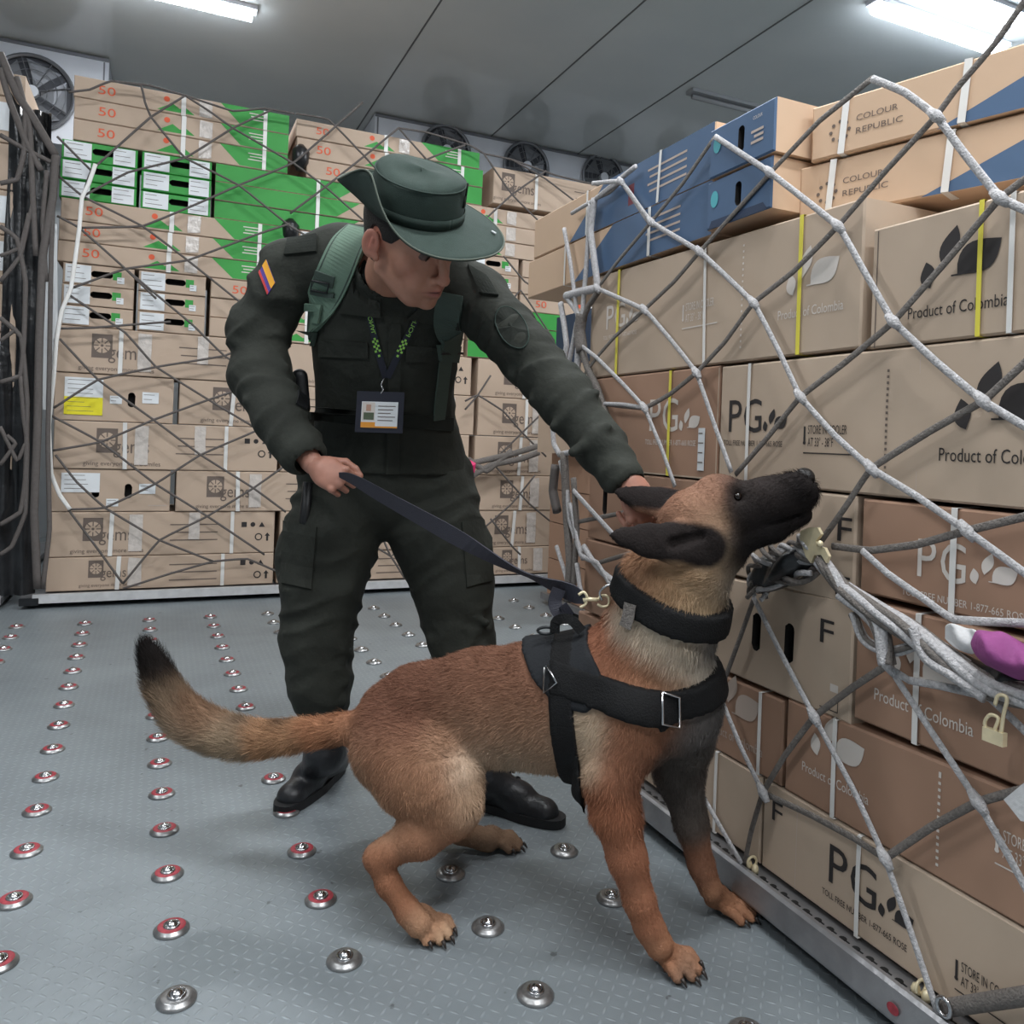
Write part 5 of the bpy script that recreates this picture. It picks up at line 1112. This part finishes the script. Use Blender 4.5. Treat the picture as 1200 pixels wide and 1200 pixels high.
hand(vr, WR, CV(.80, -.42, .30), CV(-.15, .35, .9), CV(.45, .85, .1), [(1.0, 1.15, .5), (1.3, 1.4, .7), (1.4, 1.5, .8), (1.45, 1.5, .8)], [(.75, .45, -.3, .040, .0125, .0105), (.95, -.05, -.35, .030, .0105, .0095), (.9, -.35, -.35, .022, .0095, .008)], .92)
WL = W(738, 562, 1.63)
vl = Vol(WL-.15, WL+.16, .0028)
hand(vl, WL, CV(.34, -.93, .06), CV(.30, .12, .95), CV(.9, .3, 0), [(.9, 1.1, .5), (1.0, 1.2, .5), (1.1, 1.2, .5), (1.2, 1.2, .5)], [(.8, .5, -.5, .038, .0125, .0105), (.9, .1, -.5, .028, .0105, .0095), (.9, 0, -.5, .02, .0095, .008)], .95)
R_V, R_F = vr.net(); L_V, L_F = vl.net()
VV = np.vstack([HV, BV, R_V, L_V]); FF = np.vstack([HFc, BF+len(HV), R_F+len(HV)+len(BV), L_F+len(HV)+len(BV)+len(R_V)])
sk2 = np.tile(s2l((172, 122, 104)), (len(BV)+len(R_V)+len(L_V), 1))
mesh('body', VV, FF, M['skin'], man, smooth=True, colors=np.vstack([skin, sk2]))
# eyes
for s_ in (-1, 1):
    V, F = lathe([(.0122*KS*math.cos(a), .0122*KS*math.sin(a)) for a in np.linspace(-1.57, 1.57, 13)], 20); V = np.array(V)
    E0 = hp(s_*.030, .0815, .0085); mesh('eye', V+E0, F, M['eye'], man, smooth=True)
    G = HF*.80+HU*-.42-HR*.25; G /= np.linalg.norm(G); V, F = lathe([(0, .0), (.0072*KS, 0), (.0068*KS, .0012), (0, .002)], 18); Aq = basis(np.cross(G, HU), np.cross(np.cross(G, HU), G), G); mesh('iris', np.array(V)@Aq+E0+G*.0120*KS, F, M['iris'], man, smooth=True)
# hair: close cropped shell
vhair = vh.copy(); X = vh.grid((slice(None),)*3); lr = sum((X[i]-HC[i])*HR[i] for i in range(3))/KS; lf_ = sum((X[i]-HC[i])*HF[i] for i in range(3))/KS; lu = sum((X[i]-HC[i])*HU[i] for i in range(3))/KS
skull = Vol.__new__(Vol); skull.h, skull.lo, skull.n, skull.ax = vh.h, vh.lo, vh.n, vh.ax; skull.d = np.full(vh.n, .1, np.float32); skull.ell(hp(0, -.007, .033), (.077*KS, .098*KS, .090*KS), HA, 0); skull.ell(hp(0, -.03, -.02), (.066*KS, .062*KS, .06*KS), HA, .02)
line = np.maximum(.012-lu-.9*np.clip(-lf_-.03, 0, .1)+np.clip(lf_-.03, 0, 1)*1.0, lf_-.060+0*lu); line = np.where(lf_ < -.02, np.maximum(-.055-lu, 0*lu-1), line)
skull.d = np.maximum(skull.d, line.astype(np.float32)); 
for s_ in (-1, 1): skull.ell(hp(s_*.081, -.008, .002), (.016*KS, .022*KS, .034*KS), HA, 0, 's')
V, F = skull.net(); mesh('hair', V, F, M['hair'], man, smooth=True)
# --- hat
def hatpt(phi, rho, z): # phi from forward towards his left; rho scale of the oval
    return hp(-.004, .006, .061)+(HF*math.cos(phi)*rho*1.06-HR*math.sin(phi)*rho*.95)*KS+(HU+HF*.05)*z*KS
def brim(phi, t):
    """t 0..1 from crown to edge"""
    dphi = (phi+math.pi/2+math.pi) % (2*math.pi)-math.pi                # 0 at his right side
    curl = math.exp(-((dphi+.10)/.62)**2); back = math.exp(-((abs((phi+2*math.pi) % (2*math.pi)-math.pi))/.9)**2); front = max(0, math.cos(phi))
    rho = .092+.070*t*(1-.58*curl*t)+.020*front*t; z = -.006*t+.088*curl*t**1.25-.006*front*t*t+.018*back*t*t-.012*max(0, math.sin(phi))*t
    return rho, z
NP, NT = 96, 8; V = []; F = []
for side_ in (0, 1):
    for j in range(NT+1):
        for i in range(NP):
            ph = 2*math.pi*i/NP; r_, z_ = brim(ph, j/NT); V.append(hatpt(ph, r_, z_-.0035*side_))
o_ = NP*(NT+1)
for j in range(NT):
    for i in range(NP):
        a = j*NP+i; b = j*NP+(i+1) % NP; F.append((a, b, b+NP, a+NP)); F.append((o_+a, o_+a+NP, o_+b+NP, o_+b))
for i in range(NP): a = NT*NP+i; b = NT*NP+(i+1) % NP; F.append((a, b, o_+b, o_+a))
hat = mesh('hat', [], [], M['hat'], man)
bpy.data.objects.remove(hat); hat = bpy.data.objects.new('hat', None); COL.objects.link(hat); hat.parent = man; hat.location = [float(v) for v in HC-np.array(man.location)]
def hmesh(nm, V, F, mk, sm=True): return mesh(nm, np.asarray(V)-HC, F, M[mk], hat, False, sm)
hmesh('brim', V, F, 'hat')
prof = [(.092, -.004), (.0925, .008), (.089, .04), (.0865, .064), (.084, .071), (.078, .076), (.056, .0785), (.03, .0795), (0.001, .08)]
V = []; F = []
for j, (r_, z_) in enumerate(prof):
    for i in range(NP):
        ph = 2*math.pi*i/NP; wv = 1+.012*math.sin(ph*5+j)*(1 if j > 1 else 0); V.append(hatpt(ph, r_*wv, z_+.004*math.sin(ph*2+1)*(j > 3)))
for j in range(len(prof)-1):
    for i in range(NP): a = j*NP+i; b = j*NP+(i+1) % NP; F.append((a, b, b+NP, a+NP))
hmesh('crown', V, F, 'hat')
V, F = tube([hatpt(2*math.pi*i/NP, *brim(2*math.pi*i/NP, 1.0)) for i in range(NP)], .0022, 6, closed=True); hmesh('brim_piping', V, F, 'hat_edge')
V, F = tube([hatpt(2*math.pi*i/NP, .0858, .0700) for i in range(NP)], .002, 6, closed=True); hmesh('crown_seam', V, F, 'hat')
P = [hatpt(a, .0935, .012) for a in np.linspace(0, 2*math.pi, 97)[:-1]]; V, F = ribbon(P+[P[0]], [p-hatpt(0, 0, .012) for p in P+[P[0]]], .020, .002); hmesh('hat_band', V, F, 'hat')
P = [hatpt(a, .0975, .045) for a in (.50, .62)]
mb = MB()
for a0, z0 in ((.50, .045), (.60, .045), (.50, .07)):
    V, F = tube([hatpt(a0, .0905, z0-.012), hatpt(a0, .0895, z0+.012)], .0022, 6); mb.add(V, F)
hmesh('hat_loop', mb.V, mb.F, 'uniform2')
q = hatpt(.75, .155, brim(.75, .8)[1]+.004); V, F = tube([q-HF*.006, q+HF*.006], .0028, 6); hmesh('brim_snap', V, F, 'white')
# --- trousers
def garment(vol, zsmooth=1): V, F = vol.net(); return smoothV(V, F, zsmooth, .4), F
vt = Vol([.02, 1.55, .08], [1.05, 2.62, 1.12], .007)
SQ2 = (W(452, 545, 2.24), FW, .78)
vt.chain([J(452, 500, 2.22, 80), J(452, 550, 2.24, 84)], .03, sq=SQ2)
vt.chain([J(402, 570, 2.21, 52), J(387, 635, 2.19, 55), J(378, 690, 2.17, 48), J(372, 745, 2.15, 42), J(375, 800, 2.14, 37), J(378, 828, 2.14, 29), J(379, 838, 2.14, 25)], .02, fold=(.009, 80, .3))
vt.chain([J(505, 570, 2.25, 52), J(514, 630, 2.22, 54), J(531, 690, 2.19, 47), J(539, 745, 2.17, 39), J(552, 800, 2.16, 37), J(566, 860, 2.14, 33), J(571, 880, 2.13, 26)], .02, fold=(.009, 80, 2.1))
vt.ell(W(338, 655, 2.20), (.035, .06, .085), basis(CR, FW, CU), .015)     # cargo pockets
vt.ell(W(566, 655, 2.21), (.030, .06, .085), basis(CR, FW, CU), .015)
for a, b, sg in (((345, 770), (405, 800), 1), ((350, 800), (400, 775), 1), ((340, 735), (400, 760), 1), ((345, 812), (402, 822), 1), ((510, 700), (570, 730), 1), ((505, 750), (570, 760), 1), ((348, 700), (410, 690), 1)):
    vt.cap(W(a[0], a[1], 2.11), W(b[0], b[1], 2.10), .012, .010, .018)
    pass
V, F = garment(vt); TV, TF = V, F; mesh('trousers', V, F, M['uniform'], man, smooth=True)
bvh_t = BVHTree.FromPolygons([Vector(v) for v in V], [tuple(f) for f in F.tolist()])
# --- jacket
vj = Vol([-.32, 1.32, .86], [1.08, 2.55, 1.62], .0065)
vj.chain([J(452, 575, 2.25, 99), J(452, 548, 2.24, 94), J(452, 505, 2.21, 80), J(452, 450, 2.16, 78), J(452, 400, 2.12, 82), J(452, 362, 2.09, 80)], .03, sq=SQT, fold=(.006, 60, .5))
vj.chain([J(345, 318, 2.055, 36), J(400, 312, 2.06, 46), J(452, 318, 2.05, 50), J(510, 330, 2.03, 46), J(556, 350, 2.01, 36)], .035)
vj.chain([J(340, 318, 2.05, 38), J(303, 388, 2.06, 34), J(305, 440, 2.04, 34), J(328, 488, 1.96, 32), J(352, 530, 1.90, 28)], .022, fold=(.009, 80, 1.))
vj.chain([J(560, 352, 2.0, 39), J(618, 416, 1.885, 34), J(662, 468, 1.79, 33), J(703, 522, 1.71, 29), J(730, 560, 1.655, 26)], .022, fold=(.009, 80, 3.))
for a, b, Z in (((275, 400), (335, 430), 2.0), ((280, 440), (340, 455), 1.98), ((290, 470), (345, 470), 1.95), ((600, 440), (640, 400), 1.84), ((625, 470), (672, 430), 1.79), ((650, 500), (698, 460), 1.73), ((590, 400), (600, 370), 1.90), ((672, 530), (712, 500), 1.66)):
    vj.cap(W(a[0], a[1], Z), W(b[0], b[1], Z), .012, .010, .016)
NAX = hp(0, -.03, -.03)-NB; NAX /= np.linalg.norm(NAX)
vj.cap(NB-NAX*.02, NB+NAX*.045, .090, .083, .012)
vj.cap(NB-NAX*.0, NB+NAX*.16, .073, .073, .004, 's')
vj.cap(W(478, 352, 1.90), W(476, 385, 1.96), .030, .012, .008, 's')
vj.cap(W(735, 568, 1.645), W(760, 590, 1.60), .032, .034, .004, 's'); vj.cap(W(357, 535, 1.89), W(375, 556, 1.86), .034, .036, .004, 's')
_, _, zz_ = vj.grid((slice(None),)*3); vj.d = np.maximum(vj.d, (.895-zz_).astype(np.float32)+0*vj.d)
V, F = garment(vj); JV, JF = V, F; mesh('jacket', V, F, M['uniform'], man, smooth=True)
bvh_j = BVHTree.FromPolygons([Vector(v) for v in V], [tuple(f) for f in F.tolist()])
def patch(nm, pts, mk, th=.004, bvh=bvh_j, par=man, off=.001, n=6, lab=None):
    """closed patch lying on the cloth: quad given by 4 pixel corners"""
    a, b, c, d_ = [np.array(p, float) for p in pts]; P = []; Q = []
    for j in range(n+1):
        for i in range(n+1):
            u, v = i/n, j/n; q = a*(1-u)*(1-v)+b*u*(1-v)+c*u*v+d_*(1-u)*v; p, nn = hit(bvh, *q)
            P.append(p if p is not None else (P[-1] if P else W(q[0], q[1], 2.0))); Q.append(nn if nn is not None else (Q[-1] if Q else -FW))
    P = np.array(P); Q = np.array(Q); Q = Q*.5+Q.mean(0); Q /= np.linalg.norm(Q, axis=1)[:, None]; k = n+1
    G = P.reshape(k, k, 3).copy()
    for _ in range(2): G[1:-1, 1:-1] = .5*G[1:-1, 1:-1]+.125*(G[:-2, 1:-1]+G[2:, 1:-1]+G[1:-1, :-2]+G[1:-1, 2:])
    P = G.reshape(-1, 3); V = np.vstack([P+Q*off, P+Q*(off+th)]); T = k*k; F = []
    for j in range(n):
        for i in range(n): s0 = j*k+i; F += [(T+s0, T+s0+1, T+s0+k+1, T+s0+k), (s0, s0+k, s0+k+1, s0+1)]
    bd = [i for i in range(k)]+[j*k+n for j in range(1, k)]+[n*k+i for i in range(n-1, -1, -1)]+[j*k for j in range(n-1, 0, -1)]
    for i in range(len(bd)): p, q = bd[i], bd[(i+1) % len(bd)]; F.append((p, q, T+q, T+p))
    return mesh(nm, V, F, M[mk], par, smooth=False)
# collar wings, pocket flaps, epaulettes, cuffs
patch('collar_wing', [(432, 288), (446, 350), (446, 372), (398, 366)], 'uniform', .006, off=.004)
patch('collar_wing', [(500, 352), (536, 345), (540, 385), (478, 372)], 'uniform', .006, off=.004)
patch('epaulette', [(338, 282), (372, 276), (372, 296), (334, 300)], 'uniform2', .008)
patch('epaulette', [(548, 312), (570, 325), (584, 348), (562, 345)], 'uniform2', .008)
patch('pocket_flap', [(375, 398), (432, 402), (432, 420), (375, 418)], 'uniform', .005)
patch('pocket_flap', [(475, 405), (520, 408), (520, 424), (475, 424)], 'uniform', .005)
patch('front_placket', [(456, 380), (470, 380), (468, 555), (452, 555)], 'uniform', .004)
patch('leg_pocket', [(334, 610), (372, 618), (366, 690), (330, 682)], 'uniform', .006, bvh_t)
patch('leg_pocket', [(540, 612), (574, 606), (576, 680), (546, 688)], 'uniform', .006, bvh_t)
patch('belt', [(362, 476), (545, 490), (545, 506), (362, 492)], 'uniform2', .008, n=12)
for a, b, r, th in ((W(322, 533, 1.90), W(384, 526, 1.90), .0, 0), ):
    pass
fy = [((309, 306), (317, 303), (322, 340), (314, 348), 'flagY')]
patch('shoulder_flag', [(313, 305), (323, 332), (314, 346), (304, 320)], 'flagB', .003)
patch('flag_stripe', [(313, 305), (323, 332), (318.5, 339), (308.5, 312)], 'flagY', .0042)
patch('flag_stripe', [(305.5, 317), (315.5, 343), (314, 346), (304, 320)], 'flagR', .0042)
th_ = np.linspace(0, 2*math.pi, 25)[:-1]; P, Nn = onsurf(bvh_j, [(600+19*math.cos(a)+5*math.sin(a), 384+24*math.sin(a)+5*math.cos(a)) for a in th_], .003, 0); c, cn = hit(bvh_j, 600, 384)
V = list(P)+[c+cn*.004]; mesh('round_sleeve_patch', V, [(i, (i+1) % 24, 24) for i in range(24)], M['uniform2'], man); V, F = tube(P, .0016, 6, closed=True); mesh('patch_rim', V, F, M['hat'], man, smooth=True)
# undershirt collar
v = Vol(NB-.16, NB+.2, .004); v.cap(NB-NAX*.06, NB+NAX*.055, .072, .068, 0); X = v.grid((slice(None),)*3)
v.d = np.maximum(v.d, half(NB+NAX*.070+HF*.0, NAX-HF*.25)(*X).astype(np.float32)); V, F = v.net(); mesh('undershirt_collar', V, F, M['tee'], man, smooth=True)
# boots
vo = Vol([.05, 1.6, 0.0], [1.1, 2.5, .34], .005); vo.lo[2] = -.01
def boot(sh0, sh1, heel, toe, rs):
    vo.chain([sh0, sh1], .02, fold=(.003, 120, 1)); vo.cap(sh1[0], heel+[0, 0, .052], sh1[1], .038, .02)
    f = toe-heel; L_ = np.linalg.norm(f); f = f/L_; sd = np.array([-f[1], f[0], 0.]); m_ = heel+f*L_*.55
    vo.cap(heel+[0, 0, .045], m_+[0, 0, .052], .038, .042, .02); vo.cap(m_+[0, 0, .040], toe-f*.04+[0, 0, .036], .042, .040, .015, sq=(toe, [0, 0, 1.], .9)); vo.cap(sh1[0]+f*.02, m_+[0, 0, .06], .040, .032, .025)
    return f, sd
H1 = PLN(392, 905, 2, 0); T1 = PLN(345, 942, 2, 0); T1 = H1+(T1-H1)*(.27/np.linalg.norm(T1-H1))
H2 = PLN(556, 940, 2, 0); T2 = H2+(PLN(612, 956, 2, 0)-H2)/np.linalg.norm(PLN(612, 956, 2, 0)-H2)*.25
fs = [boot(J(379, 826, 2.15, 23), J(382, 878, 2.16, 22), H1, T1, 0), boot(J(570, 880, 2.13, 24), J(566, 905, 2.13, 22), H2, T2, 0)]
vo.clipz(.004); V, F = vo.net(); up = V[F].mean(1)
def part_of(V, F, c, other):
    ce = V[F].mean(1); k = np.linalg.norm(ce[:, :2]-c[:2], axis=1) < np.linalg.norm(ce[:, :2]-other[:2], axis=1); f = F[k]; u, inv = np.unique(f, return_inverse=True); return V[u], inv.reshape(f.shape)
c1, c2 = (H1+T1)/2, (H2+T2)/2
for nm_, c, o, (hl_, tt) in (('boot', c1, c2, (H1, T1)), ('boot', c2, c1, (H2, T2))):
    Vp, Fp = part_of(V, F, c, o); bo = mesh(nm_, Vp, Fp, M['boot'], man, smooth=True)
    f = (tt-hl_)/np.linalg.norm(tt-hl_); sd = np.array([-f[1], f[0], 0.]); ln = np.linalg.norm(tt-hl_); P = []
    for a in np.linspace(0, 2*math.pi, 33)[:-1]:
        ca, sa = math.cos(a), math.sin(a); wd = .047 if ca > 0 else .041; P.append(hl_+f*(ln*.5-.01+(ln*.5+.030)*np.sign(ca)*abs(ca)**.75)+sd*wd*np.sign(sa)*abs(sa)**.7)
    n = len(P); Vs = [p+[0, 0, .001] for p in P]+[p+[0, 0, .024] for p in P]; so = mesh('boot_sole', Vs, [tuple(range(n))[::-1], tuple(range(n, 2*n))]+[(i, (i+1) % n, n+(i+1) % n, n+i) for i in range(n)], M['sole'], man)
    for k in range(5):
        q = hl_+f*(ln*(.42+.07*k))+[0, 0, .105-.012*k]; Vl, Fl = tube(catmull([q-sd*.026-[0, 0, .008], q+f*.004+[0, 0, .004], q+sd*.026-[0, 0, .008]], 4), .0035, 6); mesh('boot_lace', Vl, Fl, M['sole'], man, smooth=True)
# pack straps
def strip(nm, pts, wds, th, mk, off=.0, par=man, bvh=bvh_j, n=8, sm=3):
    D = dense(pts, n); P, Nn = onsurf(bvh, D, off, sm+8); wd = np.interp(np.linspace(0, 1, len(P)), np.linspace(0, 1, len(wds)), wds); V, F = ribbon(P, Nn, wd, th); return mesh(nm, V, F, M[mk], par)
st = strip('pack_strap', [(424, 272), (408, 290), (394, 320), (380, 352), (368, 378), (362, 392)], [.078, .088, .088, .086, .08, .05], .014, 'strapG', .002, sm=4)
for dx, nm in ((-.42, 'a'), (.42, 'b')):
    D = dense([(424, 272), (408, 290), (394, 320), (380, 352), (368, 378)], 8); P, Nn = onsurf(bvh_j, D, .014, 12); T = np.gradient(P, axis=0); T /= np.linalg.norm(T, axis=1)[:, None]; B = np.cross(T, Nn); P2 = P+B*(.088*dx); V, F = tube(P2, .003, 6); mesh('strap_piping', V, F, M['strapG2'], man, smooth=True)
strip('strap_webbing', [(372, 322), (394, 330)], [.03, .03], .020, 'strapG2', .0); strip('strap_webbing', [(368, 338), (396, 346)], [.012, .012], .022, 'strapG2', .0)
patch('strap_panel', [(362, 352), (384, 356), (380, 378), (358, 374)], 'strapG', .006, off=.016, n=3)
P, Nn = onsurf(bvh_j, [(371, 326), (390, 330), (388, 340), (369, 336)], .024, 0); V, F = tube(P, .0028, 6, closed=True); mesh('strap_buckle', V, F, M['black_plastic'], man, smooth=True)
patch('strap_buckle', [(352, 388), (374, 390), (370, 406), (352, 402)], 'strapG2', .014, off=.004, n=3)
strip('pack_strap', [(362, 400), (360, 430), (355, 462), (352, 478)], [.036, .034, .03], .004, 'black_plastic', .003)
strip('pack_strap', [(530, 344), (527, 375), (524, 400), (520, 412)], [.062, .07, .07, .05], .012, 'strapG2', .010, sm=3)
patch('strap_buckle', [(510, 404), (534, 405), (531, 424), (512, 422)], 'strapG2', .016, off=.004, n=3); strip('strap_webbing', [(512, 412), (534, 413)], [.006, .006], .022, 'black_plastic', .0)
strip('pack_strap', [(521, 420), (517, 455), (513, 492)], [.042, .04, .038], .005, 'strapG2', .003)
# pouch and baton on his right side
v = Vol(W(352, 460, 2.08)-.09, W(352, 460, 2.08)+.09, .004); v.cap(W(351, 442, 2.08), W(353, 478, 2.08), .022, .024, 0, sq=(W(352, 460, 2.08), FW, .7)); V, F = v.net(); mesh('belt_pouch', V, F, M['black_plastic'], man, smooth=True)
V, F = tube([W(361, 565, 2.09), W(357, 610, 2.085), W(356, 655, 2.09)], [.013, .014, .012], 10); mesh('baton', V, F, M['black_plastic'], man, smooth=True)
# lanyard with badge
def lan(pts, txt, flip):
    D = dense(pts, 8); P, Nn = onsurf(bvh_j, D, .004, 5); V, F = ribbon(P, Nn, .0165, .0015); o = mesh('lanyard', V, F, M['navyl'], man)
    T = np.gradient(P, axis=0); ln = np.linalg.norm(T, axis=1); s_ = np.concatenate([[0], np.cumsum(np.linalg.norm(np.diff(P, axis=0), axis=1))]); T /= ln[:, None]; B = np.cross(T, Nn); Lt = s_[-1]
    def at(s0, b, h=.0024):
        p = np.array([np.interp(s0, s_, P[:, i]) for i in range(3)]); bb = np.array([np.interp(s0, s_, B[:, i]) for i in range(3)]); nn = np.array([np.interp(s0, s_, Nn[:, i]) for i in range(3)]); return p+bb*b+nn*h
    mb = MB(); c = .0062
    for k in range(7):
        for q in (-1, 0, 1):
            if (k+q) % 2: continue
            if k == 6 and q: continue
            s0 = .085+k*c+(0.006 if k == 6 else 0); b0 = q*c*.8; mb.add([at(s0, b0-c*.45), at(s0+c*.9, b0-c*.45), at(s0+c*.9, b0+c*.45), at(s0, b0+c*.45)], [(0, 1, 2, 3)])
    TV_, TF_ = TXT(txt); w_ = TV_[:, 0].max(); Q = []
    for x, y in TV_:
        sx = x/w_*.060; sy = (y/.73-.5)*.011
        Q.append(at(.016+sx, sy) if not flip else at(.076-sx, -sy))
    mb.add(Q, TF_); mb.build('lanyard_print', M['lime'], man)
lan([(430, 356), (436, 380), (442, 408), (452, 442)], 'CIONAL', False); lan([(492, 362), (482, 385), (470, 408), (454, 442)], 'POLICI', True)
bc, bn_ = hit(bvh_j, 445, 482); up_ = CU*.99+CR*.03; nb_ = CV(-.05, .12, 1); rt = np.cross(up_, nb_); rt /= np.linalg.norm(rt); up_ = np.cross(nb_, rt); b0 = W(445, 483, float((bc-CP)@FW)-.045)
def bq(x0, y0, x1, y1, z0, z1): mb = MB(); mb.box((x0, y0, z0), (x1, y1, z1)); A = np.array([rt, up_, nb_]); return (np.array(mb.V)@A+b0, mb.F)
bd = bpy.data.objects.new('badge', None); COL.objects.link(bd); bd.parent = man; bd.location = [float(v) for v in b0-np.array(man.location)]
def bp_(nm, q, mk): mesh(nm, q[0]-b0, q[1], M[mk], bd, False)
bp_('badge_holder', bq(-.060, -.052, .060, .052, -.003, .001), 'navyl'); bp_('badge_card', bq(-.046, -.040, .046, .026, .001, .0020), 'white'); bp_('badge_photo', bq(-.044, -.022, -.012, .024, .002, .0026), 'white_ink')
bp_('portrait', bq(-.034, .002, -.022, .018, .0026, .0031), 'photo'); bp_('portrait_shirt', bq(-.040, -.020, -.014, -.002, .0026, .0031), 'photo_g'); bp_('badge_band', bq(-.046, -.040, -.010, -.026, .002, .0027), 'amber'); bp_('badge_band', bq(-.010, -.040, .046, -.036, .002, .0027), 'amber')
mb = MB()
for k in range(5): mb.box((-.004, .014-.009*k, .002), (.040-.006*(k % 3), .016-.009*k, .0026))
A = np.array([rt, up_, nb_]); mesh('badge_text', np.array(mb.V)@A, mb.F, M['grey_ink'], bd, False)
p = b0+up_*.055; V, F = tube(catmull([p-up_*.008, p+rt*.005+up_*.002, p+up_*.016, W(452, 440, float((bc-CP)@FW)-.03)], 5), .0022, 6); mesh('badge_clip', V-np.asarray([b0]), F, M['steel'], bd, False, smooth=True)
# ------------------------------------------------------------------ leash
lp = [W(398, 556, 1.835), W(415, 562, 1.82), W(450, 582, 1.80), W(495, 607, 1.77), W(545, 635, 1.73), W(590, 660, 1.69), W(630, 678, 1.655), W(664, 692, 1.625), W(686, 702, 1.60)]
P = catmull(lp, 6); n = len(P); tt = np.linspace(0, 1, n); wd = np.interp(tt, [0, .05, .2, .45, .6, .72, .85, .93, 1], [.012, .02, .032, .040, .030, .020, .044, .04, .02]); tw = np.interp(tt, [0, .5, .7, 1], [.5, .3, 1.1, .2])
T = np.gradient(P, axis=0); T /= np.linalg.norm(T, axis=1)[:, None]; Nn = []
for i in range(n):
    b = np.cross(T[i], -FW); b /= np.linalg.norm(b); nn = np.cross(b, T[i]); Nn.append(nn*math.cos(tw[i])+b*math.sin(tw[i]))
V, F = ribbon(P, Nn, wd, .003); lsh = mesh('leash', V, F, M['leash']); tag(lsh, 'dark webbing leash running from the hand of the officer to the dog collar', 'leash')
lw = catmull([W(655, 690, 1.62), W(650, 705, 1.62), W(656, 718, 1.615), W(668, 712, 1.61)], 5); V, F = ribbon(lw, np.tile(CV(.2, 0, 1), (len(lw), 1)), .028, .003); mesh('leash_loop', V, F, M['leash'], lsh)
mb = MB()
V, F = tube([W(684, 704, 1.60), W(690, 702, 1.598), W(700, 703, 1.596)], [.006, .004, .0045], 10); cl = mesh('snap_hook', V, F, M['brass'], lsh, smooth=True)
V, F = tube(catmull([W(700, 703, 1.596), W(706, 698, 1.595), W(713, 700, 1.593), W(713, 709, 1.592), W(706, 711, 1.593), W(700, 708, 1.595)], 5), .0028, 8); mesh('snap_gate', V, F, M['brass'], cl, smooth=True)
V, F = tube(catmull([W(678, 697, 1.60), W(684, 694, 1.598), W(688, 700, 1.598), W(686, 708, 1.598), W(680, 712, 1.60)], 5), .003, 8); mesh('swivel', V, F, M['brass'], cl, smooth=True)
V, F = tube(catmull([W(706, 704, 1.59), W(703, 694, 1.588), W(712, 686, 1.585), W(726, 684, 1.58)], 5), .0028, 8); mesh('collar_ring', V, F, M['steel'], dog, smooth=True)
# ------------------------------------------------------------------ small marks
